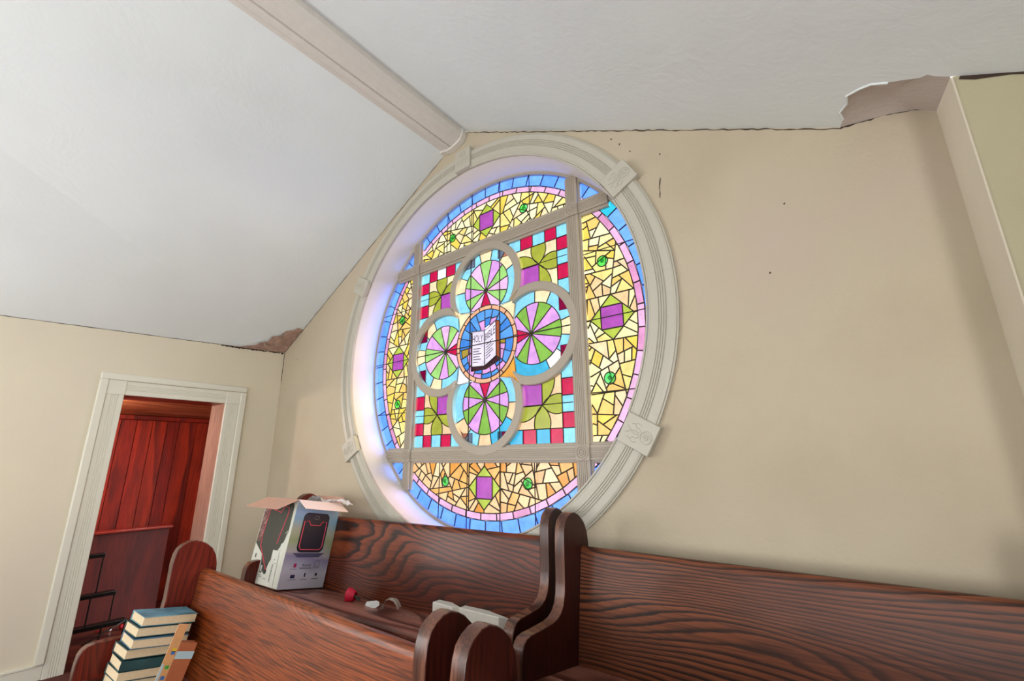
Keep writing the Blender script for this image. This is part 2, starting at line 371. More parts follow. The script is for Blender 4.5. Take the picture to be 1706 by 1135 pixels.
# casing arcs between blocks
cp = [(1.362, 0), (1.362, -.018), (1.367, -.024), (1.374, -.024), (1.379, -.029)]
for k in range(4):
    a = 1.420 + k*.0125; cp += [(a, -.029), (a+.0025, -.0225), (a+.006, -.0225), (a+.0085, -.029)]
cp += [(1.500, -.029), (1.510, -.025), (1.513, -.018), (1.520, -.016), (1.520, 0)]
blocks = [math.radians(x) for x in (90.5, 30, -30, -90, -149, 151.5)]
hw_ = math.radians(3.1)
bs = sorted(b % (2*PI) for b in blocks)
for i, b in enumerate(bs):
    c = bs[(i+1) % 6] + (2*PI if i == 5 else 0)
    m = MB(); m.sweep(cp, arc_frames(b + hw_*.9, c - hw_*.9, 30), closed_prof=True); m.build('casing_arc', CASE, parent=WIN)
    # inner bead with small breaks
    m = MB(); m.tube([(1.358*math.cos(t), -.024, 1.358*math.sin(t)) for t in [b + hw_ + (c-b-2*hw_)*j/30 for j in range(31)]], .006, 6); m.build('inner_bead', CASE, parent=WIN, smooth=True)
# carved blocks
for b in bs:
    o = empty('carved_block', (0, 0, 0)); o.parent = WIN; o.rotation_euler = (0, -b, 0)
    m = MB(); h = 1.44*math.tan(hw_)*1.02
    m.box(1.366, 1.545, -.046, 0, -h, h); m.build('block', CASE, parent=o, bevel=.004)
    m = MB(); t = .046
    m.tube([(1.500 + .030*math.cos(a), -t, .0 + .030*math.sin(a)) for a in [2*PI*i/24 for i in range(24)]], .0045, 6, closed=True)
    m.tube([(1.500 + .020*(1-i/26)*math.cos(i*.5), -t, .020*(1-i/26)*math.sin(i*.5)) for i in range(24)], .0035, 6)
    for s in (-1, 1):
        m.tube([(1.468, -t, s*.012), (1.452, -t, s*.026), (1.440, -t, s*.022), (1.425, -t, s*.040), (1.408, -t, s*.034)], .003, 5)
        m.tube([(1.462, -t, s*.040), (1.446, -t, s*.050), (1.432, -t, s*.045)], .003, 5)
        m.tube([(1.462, -t, s*.004), (1.438, -t, s*.008), (1.415, -t, s*.002), (1.392, -t, s*.018)], .003, 5)
    m.build('scroll', CASE, parent=o, smooth=True)
# glazing frame ring
m = MB(); m.sweep([(1.335, .215), (1.335, .245), (1.36, .245), (1.36, .215)], arc_frames(0, 2*PI, 120), closed_prof=True, caps=False); m.build('glazing_ring', MULL, parent=WIN, smooth=False)
# mullions
q = 1.012
mp_ = [(-.060, .245), (-.060, .222), (-.052, .216), (-.044, .216), (-.044, YM+.003), (-.041, YM)]
for k in range(5):
    a = -.028 + k*.0125; mp_ += [(a-.004, YM), (a-.002, YM+.004), (a+.002, YM+.004), (a+.004, YM)]
mp_ += [(.041, YM), (.044, YM+.003), (.044, .216), (.052, .216), (.060, .222), (.060, .245)]
L = math.sqrt(1.352**2 - (q*K)**2) - .01
for s in (-1, 1):
    m = MB(); m.sweep(mp_, [lambda p, z=z: (s*q*K + p[0], p[1], z) for z in (-L, L)], closed_prof=True); m.build('mullion', MULL, parent=WIN)
    m = MB(); m.sweep(mp_, [lambda p, z=z: (z, p[1]-.0008, s*q*K + p[0]) for z in (-L, L)], closed_prof=True); m.build('mullion', MULL, parent=WIN)
for su in (-1, 1):
    for sv in (-1, 1):
        o = empty('rosette_block', (su*q*K, YM, sv*q*K)); o.parent = WIN
        m = MB(); m.box(-.048, .048, -.012, .02, -.048, .048); m.build('block', MULL, parent=o, bevel=.003)
        m = MB()
        for r, tt in ((.038, .006), (.022, .006), (.008, .008)): m.tube([(r*math.cos(a), -.012, r*math.sin(a)) for a in [2*PI*i/28 for i in range(28)]], tt, 6, closed=True)
        m.build('rosette', MULL, parent=o, smooth=True)
# quatrefoil tracery
tp = [(.380*K, .240), (.380*K, YM+.004), (.387*K, YM-.001), (.452*K, YM-.001), (.459*K, YM+.004), (.459*K, .240)]
for k in range(4):
    ca = k*PI/2; c = (.568*K*math.cos(ca), .568*K*math.sin(ca)); m = MB()
    def am(r):      # each radius stops on the diagonal, or at 124 degrees
        r = r/K; dd = 1.2905 - 8*(.3226 - r*r)
        if dd < 0: return math.radians(124)
        t = (1.136 + math.sqrt(dd))/4; return min(math.atan2(t, t-.568), math.radians(124))
    m.sweep(tp, [lambda p, f=-1+2*i/60: (c[0]+p[0]*math.cos(ca+f*am(p[0])), p[1], c[1]+p[0]*math.sin(ca+f*am(p[0]))) for i in range(61)], closed_prof=True); m.build('quatrefoil_arc', MULL, parent=WIN)

# ---- glass
PAL = dict(sky='#a5cdf8', skyd='#8fbcf4', cyan='#8fd8f2', teal='#3fb4dc', turq='#35cdea', red='#cf0a4a', olive='#a9ad3a', green='#86b848', lgreen='#a2d678', pink='#f2bfe8', lil='#e2a2e6',
           violet='#b24fb0', cream='#fbe3b4', peach='#f5cc9e', white='#f6f8fb', amber='#f0a33c', ring='#f2b48c', pinkr='#f0b8dc', pinkd='#e39ac4',
           y1='#fff3c4', y2='#fde58c', y3='#f9d65a', y4='#fdefb0', o1='#fbd09a', o2='#f6b868', o3='#ee9f48', o4='#fde0b0', o5='#f9cc70', tip='#b9c84a',
           blue='#5c9fe8', blued='#4286da', ribbon='#e2a0dd', page='#e9dcec', pages='#c9a9b4', cover='#6b2a2e', covero='#a4502f', coverd='#3a1520', mustard='#b79a3a', rond='#60ff96', rondc='#1f9a48', amb='#f3bb80')
PN = list(PAL); PMAT = [pane_mat('glass_' + k, PAL[k], deep=k in ('sky','skyd'), div=1.0 if k in ('rond', 'rondc') else 1.75) for k in PN]
GW = .0468
class Glass:
    def __init__(s): s.p = []
    def add(s, pts, col): s.p.append(([tuple(p) for p in pts], col))
def area(P): return sum(P[i][0]*P[(i+1) % len(P)][1] - P[(i+1) % len(P)][0]*P[i][1] for i in range(len(P)))/2
def clip(P, a, b, c):      # keep a*x+b*y<=c
    out = []
    for i in range(len(P)):
        p, r = P[i], P[(i+1) % len(P)]; dp, dr = a*p[0]+b*p[1]-c, a*r[0]+b*r[1]-c
        if dp <= 0: out.append(p)
        if (dp < 0 < dr) or (dr < 0 < dp): t = dp/(dp-dr); out.append((p[0]+t*(r[0]-p[0]), p[1]+t*(r[1]-p[1])))
    return out
def circ_clip(P, R, n=96):
    if all(math.hypot(*p) < R*.998 for p in P): return P
    for i in range(n):
        a = 2*PI*(i+.5)/n; cx, cy = math.cos(a), math.sin(a)
        if any(cx*p[0]+cy*p[1] > R*math.cos(PI/n) for p in P): P = clip(P, cx, cy, R*math.cos(PI/n))
        if len(P) < 3: return []
    return P
def inset(P, d):
    if area(P) < 0: P = P[::-1]
    Q = []; n = len(P)
    P = [p for i, p in enumerate(P) if math.hypot(p[0]-P[i-1][0], p[1]-P[i-1][1]) > 1e-4]; n = len(P)
    if n < 3: return None, None
    for i in range(n):
        a, b, c = P[i-1], P[i], P[(i+1) % n]
        e1 = (b[0]-a[0], b[1]-a[1]); e2 = (c[0]-b[0], c[1]-b[1]); l1 = math.hypot(*e1); l2 = math.hypot(*e2)
        n1 = (-e1[1]/l1, e1[0]/l1); n2 = (-e2[1]/l2, e2[0]/l2)
        bx, by = n1[0]+n2[0], n1[1]+n2[1]; bl = bx*bx+by*by
        if bl < .15: k = 2.2*d/math.sqrt(max(bl, 1e-3)); Q.append((b[0]+bx*k*.7, b[1]+by*k*.7))
        else: Q.append((b[0]+2*bx*d/bl, b[1]+2*by*d/bl))
    return P, Q
def make_glass(G, name, came=.0068, label=None):
    pm = MB(); cm = MB()
    for pts, col in G.p:
        if len(pts) < 3 or abs(area(pts)) < 2e-4: continue
        P, Q = inset(pts, came)
        if P is None or area(Q) < area(P)*.12: continue
        pm.poly([W(u, v, GW) for u, v in P], PN.index(col))
        n = len(P); vs = [W(u, v, GW-.004) for u, v in P] + [W(u, v, GW-.007) for u, v in Q] + [W(u, v, GW-.001) for u, v in Q]
        cm.mesh(vs, [(i, (i+1) % n, n+(i+1) % n, n+i) for i in range(n)] + [(n+i, n+(i+1) % n, 2*n+(i+1) % n, 2*n+i) for i in range(n)])
    g = pm.build(name, PMAT, parent=WIN, merge=0)
    if label: g['label'] = label
    cm.build('lead_came', LEAD, parent=g, merge=0); return g
def arcpts(c, r, a0, a1, n=10): return [(c[0]+r*math.cos(a0+(a1-a0)*i/n), c[1]+r*math.sin(a0+(a1-a0)*i/n)) for i in range(n+1)]
def rotp(P, k):
    c, s = [(1,0),(0,1),(-1,0),(0,-1)][k % 4]; return [(c*x-s*y, s*x+c*y) for x, y in P]

# centre panel -----------------------------------------------------
C = Glass(); RO = .378
def bez(p0, p1, p2, n=8): return [((1-t)**2*p0[0]+2*t*(1-t)*p1[0]+t*t*p2[0], (1-t)**2*p0[1]+2*t*(1-t)*p1[1]+t*t*p2[1]) for t in [i/n for i in range(n+1)]]
cell = [.15, .285, .428, .565, .70, .822]
for su in (1, -1):
    for sv in (1, -1):
        f = lambda P: [(su*x, sv*y) for x, y in P]
        right = su > 0
        # border squares
        C.add(f([(.822,.822),(.96,.822),(.96,.96),(.822,.96)]), 'cyan')
        cols = ['red','cyan','red','cyan','red']
        for i in range(5):
            a, b = cell[4-i], cell[5-i]; col = cols[i]
            cy_ = 'white' if (i == 1 and su < 0 and sv > 0) else ('teal' if (sv < 0 and su > 0 and i > 0 and col == 'cyan') else 'cyan')
            cc = col if col == 'red' else cy_
            C.add(f([(a,.822),(b,.822),(b,.96),(a,.96)]), cc)
            C.add(f([(.822,a),(.822,b),(.96,b),(.96,a)]), col)
        cream = 'cream' if sv > 0 else 'peach'
        ct = (.63,.63)
        upl = bez(ct, (.53,.70), (.55,.822)); upr = bez(ct, (.735,.72), (.70,.822))
        rl = [(y,x) for x,y in upl]; rr = [(y,x) for x,y in upr]
        C.add(f(upl + upr[::-1][:-1]), 'olive'); C.add(f(rl + rr[::-1][:-1]), 'olive')
        ll = bez(ct, (.52,.775), (.385,.755)); C.add(f(ll + [(.385,.64),(.45,.63)]), 'olive')
        dl = [(y,x) for x,y in ll]; C.add(f(dl + [(.64,.385),(.63,.45)]), 'olive')
        C.add(f([ct,(.43,.63),(.43,.43),(.63,.43)]), 'violet')
        C.add(f(ll + [(.30,.80),(.27,.822)] + upl[::-1][:-1]), cream)
        C.add(f([(y,x) for x,y in (ll + [(.30,.80),(.27,.822)] + upl[::-1][:-1])]), cream)
        C.add(f(upr + [(.822,.822)] + rr[::-1][:-1]), cream)
# wheels
hub_d, cd, rw, rr_ = .530, .566, .277, .385
for k in range(4):
    G_ = []
    def ext(a):   # from the hub outwards until wheel edge or the centre ring
        d = (math.cos(a), math.sin(a)); h = (hub_d, 0)
        bx = (h[0]-cd)*d[0]; t = -bx + math.sqrt(bx*bx - ((h[0]-cd)**2 - rw*rw))
        b2 = h[0]*d[0]; disc = b2*b2 - (h[0]**2 - RO**2)
        if disc > 0:
            t2 = -b2 - math.sqrt(disc)
            if 0 < t2 < t: t = t2
        return (h[0]+d[0]*t, h[1]+d[1]*t)
    edges = [180-22, 180+22] + [180+22+ (316/11)*i for i in range(1, 11)] + [180-22+360]
    cs = ['red'] + ['pink','lgreen','pink','lgreen','lil','lgreen','pink','lgreen','lil','lgreen','pink']
    if k in (0, 3): cs = [{'lgreen':'green','pink':'lil'}.get(c, c) for c in cs]
    for i in range(12):
        a0, a1 = (math.radians(edges[i]), math.radians(edges[i+1]))
        if i == 0: a0, a1 = math.radians(158), math.radians(202)
        C.add(rotp([(hub_d, 0)] + [ext(a0+(a1-a0)*j/7) for j in range(8)], k), cs[i])
    segs_ = [(-128,-66,'cyan'),(-66,-38,'cream'),(-38,-12,'cyan'),(-12,13,'cream'),(13,62,'cyan'),(62,88,'cream'),(88,128,'cyan')]
    for a0, a1, c in segs_:
        if k == 3: c = {'cyan':'cyan','cream':'peach'}[c]
        if k == 3 and a0 in (13, 62): c = 'teal' if a0 == 13 else 'peach'
        if k == 0 and a0 == -66: c = 'white'
        if k == 0 and a0 == -128: c = 'teal'
        i0, i1 = (-143 if a0 == -128 else a0), (143 if a1 == 128 else a1); o0, o1 = (-122 if a0 == -128 else a0), (122 if a1 == 128 else a1)
        i0, i1, o0, o1 = [math.radians(q_) for q_ in (i0, i1, o0, o1)]
        C.add(rotp(arcpts((cd, 0), rw, i0, i1, 8) + arcpts((cd, 0), rr_, o1, o0, 8), k), c)
    # diagonal pieces
    aa = math.radians(26.4); poly = arcpts((0,0), RO, aa, PI/2-aa, 6) + [(.331,.362),(.40,.43),(.43,.40),(.362,.331)]
    C.add(rotp(poly, k), {0:'cream',1:'cream',2:'white',3:'amber'}[k])
# peach ring
ra = [3, 20, 47, 78, 103, 140, 163, 187, 222, 250, 282, 305, 340, 363]
for i in range(len(ra)-1):
    a0, a1 = math.radians(ra[i]), math.radians(ra[i+1])
    C.add(arcpts((0,0), .335, a0, a1, 6) + arcpts((0,0), RO, a1, a0, 6), 'ring')
# blue medallion: sectors around the book, bounded by the book outline
book = [(-.185,.146),(-.015,.130),(.128,.206),(.178,.190),(.184,-.175),(.006,-.246),(-.176,-.246)]
def ray_poly(P, a):
    d = (math.cos(a), math.sin(a)); best = 0
    for i in range(len(P)):
        (x1,y1),(x2,y2) = P[i], P[(i+1) % len(P)]; ex, ey = x2-x1, y2-y1; den = d[0]*ey-d[1]*ex
        if abs(den) < 1e-9: continue
        t = (x1*ey-y1*ex)/den; s_ = (x1*d[1]-y1*d[0])/den
        if t > 0 and -1e-6 <= s_ <= 1+1e-6: best = max(best, t)
    return best
def band(a0, a1, f0, f1, col, n=6):   # sector piece between fractions f0..f1 of book edge -> ring
    A_ = [math.radians(a0+(a1-a0)*i/n) for i in range(n+1)]
    pt = lambda a, f: ((ray_poly(book, a)*(1-f)+.335*f)*math.cos(a), (ray_poly(book, a)*(1-f)+.335*f)*math.sin(a))
    C.add([pt(a, f0) for a in A_] + [pt(a, f1) for a in A_[::-1]], col)
mb = [(2,22,0,1,'blue'),(22,38,0,1,'blued'),(38,58,0,1,'blue'),(58,74,0,.45,'ribbon'),(58,74,.45,1,'blue'),(74,92,.1,.55,'blued'),(74,92,.55,1,'blue'),(92,112,0,.5,'ribbon'),(92,112,.5,1,'blue'),(112,128,0,1,'blue'),
      (128,146,0,1,'blued'),(146,163,0,1,'blue'),(163,184,0,1,'blued'),(184,200,.25,.85,'mustard'),(184,200,.85,1,'blue'),(184,200,0,.25,'ribbon'),(200,226,0,.4,'ribbon'),(200,214,.4,1,'blue'),(214,226,.4,1,'blued'),
      (226,243,0,1,'ribbon'),(243,262,0,.45,'blued'),(243,262,.45,1,'ribbon'),(262,284,0,.5,'ribbon'),(262,284,.5,1,'blued'),(284,300,0,.6,'ribbon'),(284,300,.6,1,'blue'),(300,318,0,.4,'blued'),(300,318,.4,1,'ribbon'),(318,338,.0,.35,'ribbon'),
      (318,338,.35,1,'blue'),(338,352,0,.4,'ribbon'),(338,362,.4,1,'blued'),(352,362,0,.4,'mustard')]
for b in mb: band(*b)
C.add([(-.185,.146),(-.172,.130),(-.168,-.205),(-.176,-.246)], 'cover')
C.add([(-.172,.143),(-.015,.128),(-.006,-.215),(-.170,-.205)], 'page')
C.add([(-.015,.128),(.128,.204),(.134,-.135),(-.006,-.215)], 'page')
C.add([(.128,.206),(.178,.190),(.184,-.175),(.134,-.135)], 'covero')
C.add([(-.176,-.205),(-.006,-.215),(.134,-.135),(.184,-.175),(.006,-.246),(-.176,-.246)], 'coverd')
make_glass(C, 'centre_glass', .0040, 'square stained glass light with quatrefoil wheels around an open book')

# outer panels -----------------------------------------------------
random.seed(11)
def ringsegs(G, clips, R0, R1, n, colf, off=0):
    for i in range(n):
        a0, a1 = 2*PI*(i+off)/n, 2*PI*(i+1+off)/n
        P = arcpts((0,0), R1, a0, a1, 1) + arcpts((0,0), R0, a1, a0, 1)
        for c in clips:
            P = clip(P, *c)
            if len(P) < 3: break
        if len(P) >= 3: G.add(P, colf(i))
def split(P, lim):
    """cut a pane into hand-cut looking shards by uneven straight cuts"""
    A = abs(area(P))
    if A < lim*random.uniform(.75, 1.5) or len(P) < 3: return [P]
    cx = sum(p[0] for p in P)/len(P); cy = sum(p[1] for p in P)/len(P)
    sxx = sum((p[0]-cx)**2 for p in P); syy = sum((p[1]-cy)**2 for p in P); sxy = sum((p[0]-cx)*(p[1]-cy) for p in P)
    th = .5*math.atan2(2*sxy, sxx-syy) + random.uniform(-.75, .75)
    a, b = math.cos(th), math.sin(th); ln = math.sqrt(A)
    c = a*cx + b*cy + random.uniform(-.16, .16)*ln
    P1, P2 = clip(P, a, b, c), clip(P, -a, -b, -c)
    if len(P1) < 3 or len(P2) < 3 or min(abs(area(P1)), abs(area(P2))) < A*.18: return split(P, lim) if random.random() < .9 else [P]
    return split(P1, lim) + split(P2, lim)
def gold(G, k, pal):
    """shards filling the lens-shaped light round its diamond (built for the right-hand one, turned by k)"""
    lens = circ_clip([(1.0,-1.0),(1.56,-1.0),(1.56,1.0),(1.0,1.0)], 1.503)
    t = .183; rest = lens; pieces = []
    # first cuts run from the tips of the diamond to the edges, as in the photograph
    for sy in (1, -1):
        cap = clip(lens, 0, -sy, -(t))           # beyond the upper / lower tip
        for sx in (1, -1): pieces.append(clip(cap, -sx, sx*sy*.18, -sx*1.295 + sx*.18*t))
    mid = clip(clip(lens, 0, 1, t), 0, -1, t)
    for sx in (1, -1):
        for sy in (1, -1):
            Q = clip(clip(mid, -sx, 0, -sx*1.295), 0, -sy, 0); pieces.append(clip(Q, -sx, -sy, -(t + sx*1.295)))
    for P in pieces:
        if len(P) < 3: continue
        for Q in split(P, .0098): G.add(rotp(Q, k), random.choice(pal))
    h = .092
    G.add(rotp([(1.295-h,-h),(1.295+h,-h),(1.295+h,h),(1.295-h,h)], k), 'violet')
    t = .183
    for P in ([(1.295-h,h),(1.295+h,h),(1.295,t)],[(1.295-h,-h),(1.295,-t),(1.295+h,-h)],[(1.295+h,-h),(1.295+t,0),(1.295+h,h)],[(1.295-h,-h),(1.295-h,h),(1.295-t,0)]): G.add(rotp(P, k), 'tip')
pals = {0: ['y1','y2','y2','y4','o4','o5','y3','o5','o1'], 1: ['y1','y2','y4','y3','y1','y2','o4'], 2: ['y2','y3','o5','o4','y4','o1','o5','y3'], 3: ['o1','o2','o1','o4','o2','o1','o3','amb','o1']}
names = {0:'right-hand', 1:'top', 2:'left-hand', 3:'bottom'}
for k in range(4):
    G = Glass(); c0 = [(-1,0,-1.0),(0,1,1.0),(0,-1,1.0)]
    rc = {0:[(-1,0,-1.0),(0,1,1.0),(0,-1,1.0)],1:[(0,-1,-1.0),(1,0,1.0),(-1,0,1.0)],2:[(1,0,-1.0),(0,1,1.0),(0,-1,1.0)],3:[(0,1,-1.0),(1,0,1.0),(-1,0,1.0)]}[k]
    gold(G, k, pals[k])
    ringsegs(G, rc, 1.503, 1.562, 54, lambda i: random.choice(['pinkr','pinkr','pinkr','pinkd']), .3)
    def bc(i):
        a = (i+.5)/56*360
        if 33 < a < 46: return 'turq'
        return random.choice(['sky','sky','skyd'])
    ringsegs(G, rc, 1.562, 1.70, 56, bc, .1)
    g = make_glass(G, 'outer_glass', .0048, names[k] + ' curved light of gold glass shards with a violet square, pink and blue border')
    for s in (-1, 1):
        px, py = rotp([(1.25, s*.475)], k)[0]
        m = MB(); m.sweep([(0.0, 0), (.022, -.006), (.034, -.006)], [lambda p, a=2*PI*i/24: W(px + p[0]/K*math.cos(a), py + p[0]/K*math.sin(a), GW - .012 + p[1]) for i in range(25)], caps=False, mi=0)
        m2 = MB(); m2.tube([W(px + .046*math.cos(a), py + .046*math.sin(a), GW-.012) for a in [2*PI*i/24 for i in range(24)]], .004, 6, closed=True)
        o = bpy.data.objects; rd = MB()
        cpt = [(px + .046*math.cos(2*PI*i/24), py + .046*math.sin(2*PI*i/24)) for i in range(24)]; ipt = [(px + .018*math.cos(2*PI*i/24), py + .018*math.sin(2*PI*i/24)) for i in range(24)]
        for i in range(24):
            j = (i+1) % 24; rd.poly([W(*cpt[i], GW-.010), W(*cpt[j], GW-.010), W(*ipt[j], GW-.018), W(*ipt[i], GW-.018)], 0); rd.poly([W(*ipt[i], GW-.018), W(*ipt[j], GW-.018), W(px, py, GW-.019)], 1)
        r_ = rd.build('green_roundel', [PMAT[PN.index('rond')], PMAT[PN.index('rondc')]], parent=g, smooth=True); m2.build('roundel_rim', LEAD, parent=g)
for su in (1,-1):
    for sv in (1,-1):
        G = Glass(); cl = [(-su,0,-1.0),(0,-sv,-1.0)]
        ringsegs(G, cl, 1.503, 1.562, 54, lambda i: 'pinkr', .3); ringsegs(G, cl, 1.562, 1.70, 56, lambda i: 'turq' if (su > 0 and sv > 0 and i < 5) else random.choice(['sky','skyd']), .1)
        tri = circ_clip([(su*1.0,sv*1.0),(su*1.5,sv*1.0),(su*1.5,sv*1.5),(su*1.0,sv*1.5)], 1.503); G.add(tri, 'cyan')
        make_glass(G, 'corner_glass', .0045, 'small three-sided corner light of pale blue glass')
# saddle bars
def bar(pts, r=.0042):
    m = MB(); m.tube([W(u, v, GW-.020) for u, v in pts], r, 6); m.build('saddle_bar', BAR, parent=WIN)
for u in (-.187, .187): bar([(u,-.95),(u,.95)])
bar([(-.95,0),(.95,0)])
for v in (.628,-.628):
    for s in (-1,1): bar([(s*.93,v),(s*.44,v)], .003)
for v in (.575,0,-.575):
    for s in (-1,1): bar([(s*1.05,v),(s*(math.sqrt(1.68**2-v*v)),v)], .0035)
for u in (-.55,-.19,.19,.55):
    for s in (-1,1): bar([(u,s*1.05),(u,s*math.sqrt(1.68**2-u*u))], .0035)
# hub bosses
for k in range(4):
    px, py = rotp([(hub_d,0)], k)[0]; m = MB()
    m.mesh([W(px,py,GW-.022)] + [W(px+.022*math.cos(2*PI*i/12), py+.022*math.sin(2*PI*i/12), GW-.012) for i in range(12)], [(0,1+i,1+(i+1) % 12) for i in range(12)]); m.build('hub_boss', LEAD, parent=WIN, smooth=True)
# lettering on the book
LETT = plain('glass_paint_black', '#2a1a22', .7)
def text_mesh(s, size):
    cu = bpy.data.curves.new('t', 'FONT'); cu.body = s; cu.size = size; cu.resolution_u = 3
    ob = bpy.data.objects.new('t', cu); COL.objects.link(ob); bpy.context.view_layer.update()
    me = bpy.data.meshes.new_from_object(ob); vs = [tuple(v.co) for v in me.vertices]; fs = [tuple(p.vertices) for p in me.polygons]
    bpy.data.objects.remove(ob); bpy.data.meshes.remove(me); return vs, fs
def text_fit(m, s, fn, mi=0):
    """fn(a, b) with a, b in 0..1 -> 3D"""
    vs, fs = text_mesh(s, 1.0)
    x0, x1 = min(v[0] for v in vs), max(v[0] for v in vs); y0, y1 = min(v[1] for v in vs), max(v[1] for v in vs)
    m.mesh([fn((v[0]-x0)/(x1-x0), (v[1]-y0)/(y1-y0)) for v in vs], fs, mi)
lm_ = MB(); wl = GW - .009
text_fit(lm_, 'HOLY', lambda a, b: W(-.163 + a*.135, .032 + b*.072 - a*.012, wl))
text_fit(lm_, 'BIBLE', lambda a, b: W(.0 + a*.122, .026 + b*(.062 + a*.018) + a*.056, wl))
for i in range(6):
    z = -.03 - i*.026; ln = [.9,.7,1,.8,.95,.6][i]
    lm_.poly([W(-.150, z, wl), W(-.150+.105*ln, z-.006, wl), W(-.150+.105*ln, z-.013, wl), W(-.150, z-.008, wl)])
    lm_.poly([W(.012, z+.015, wl), W(.012+.095*ln, z+.063*ln+.010, wl), W(.012+.095*ln, z+.063*ln+.002, wl), W(.012, z+.006, wl)])
lm_.build('book_lettering', LETT, parent=WIN, merge=0)

# ------------------------------------------------------------------ cracks and peeling paint
def crack(name, pts, w, parent, nrm, n=60, jag=.004, mat=DARK):
    m = MB(); P = [Vector(p) for p in pts]; out = []
    tot = [0]
    for i in range(len(P)-1): tot.append(tot[-1] + (P[i+1]-P[i]).length)
    nv = Vector(nrm)
    def at(s):
        for i in range(len(P)-1):
            if s <= tot[i+1] or i == len(P)-2: return P[i].lerp(P[i+1], (s-tot[i])/(tot[i+1]-tot[i])), (P[i+1]-P[i]).normalized()
    ups, dns = [], []
    for i in range(n+1):
        p, t = at(tot[-1]*i/n); s_ = nv.cross(t).normalized(); ww = w*random.uniform(.3, 1.2); j = random.uniform(-jag, jag)
        ups.append(p + s_*(j+ww/2) + nv*.0015); dns.append(p + s_*(j-ww/2) + nv*.0015)
    for i in range(n): m.poly([ups[i], ups[i+1], dns[i+1], dns[i]])
    return m.build(name, mat, parent=parent, merge=0)
lwall = bpy.data.objects['wall_left']; ceilL = bpy.data.objects['ceiling']
crack('crack', [(XL+.005, 0, 2.612), (-1.78, 0, 3.128), (-.6, 0, 3.775), (-.30, 0, 3.94)], .007, wb, (0,-1,0), 90)
crack('crack', [(.0, 0, 4.045), (.70, 0, 3.689), (1.4, 0, 3.33), (2.285, 0, 2.874)], .007, wb, (0,-1,0), 90)
crack('crack', [(2.285, 0, 2.876), (2.45, 0, 2.862), (2.53, 0, 2.84), (XR, 0, 2.80)], .012, wb, (0,-1,0), 24, .003)
crack('crack', [(XL+.004, 0, 2.61), (XL+.006, 0, 2.45), (XL+.004, 0, 2.3)], .012, wb, (0,-1,0), 24, .003)
crack('crack', [(1.487, 0, 2.975), (1.479, 0, 2.92), (1.476, 0, 2.853)], .006, wb, (0,-1,0), 10, .002)
crack('crack', [(2.60, YS, 2.71), (2.9, YS, 2.56), (XF, YS, 2.15)], .014, wst, (0,-1,0), 30, .004)
crack('crack', [(XL, -.01, 2.608), (XL, -.30, 2.595), (XL, -.62, 2.585)], .020, lwall, (1,0,0), 40, .006)
crack('crack', [(XL, -.62, 2.587), (XL, -2.5, 2.503)], .005, lwall, (1,0,0), 40, .002)
for (x, z) in ((-2.63, 2.35), (-2.60, 2.2), (-2.55, 2.45), (-2.66, 2.05), (-2.4, 2.5), (1.22, 3.36), (1.27, 3.30), (1.33, 3.22), (1.50, 3.12), (1.93, 2.285), (2.03, 2.60), (-2.2, 2.75)):
    m = MB(); pp = [(x + random.uniform(.002,.008)*math.cos(a), -.002, z + random.uniform(.002,.008)*math.sin(a)) for a in [2*PI*i/7 for i in range(7)]]; m.poly(pp); m.build('pock_mark', DARK, parent=wb)
def onleft(x, y, d=.003): return (x + d*.48, y, 2.617 + .0445*y*(1-(x-XL)/2.6) + (4.06-2.617)/(2.6145)*(x-XL) - d)
patch = [(XL+.0,-.005),(XL+.0,-.16),(XL+.0,-.30),(XL+.0,-.47),(XL+.03,-.40),(XL+.05,-.33),(XL+.10,-.30),(XL+.13,-.24),(XL+.20,-.235),(XL+.235,-.17),(XL+.30,-.15),(XL+.33,-.09),(XL+.37,-.06),(XL+.36,-.005)]
m = MB(); c = onleft(XL+.13, -.13, .006)
for i in range(len(patch)): m.poly([c, onleft(*patch[i]), onleft(*patch[(i+1) % len(patch)])])
o = m.build('peeling_patch', RUST, parent=ceilL, smooth=False); o['label'] = 'brown stained patch of peeling ceiling paint in the corner'
m = MB()
for (a, b, c_, d_) in ((.07,-.42,.11,-.30),(.12,-.28,.06,-.22),(.18,-.18,.26,-.12),(.02,-.55,.04,-.44),(.05,-.2,.1,-.12)):
    p1 = onleft(XL+a, b, .004); p2 = onleft(XL+c_, d_, .004); p3 = onleft(XL+c_+.03, d_-.03, .03); m.poly([p1, p2, p3])
m.build('paint_flakes', CEIL, parent=ceilL)

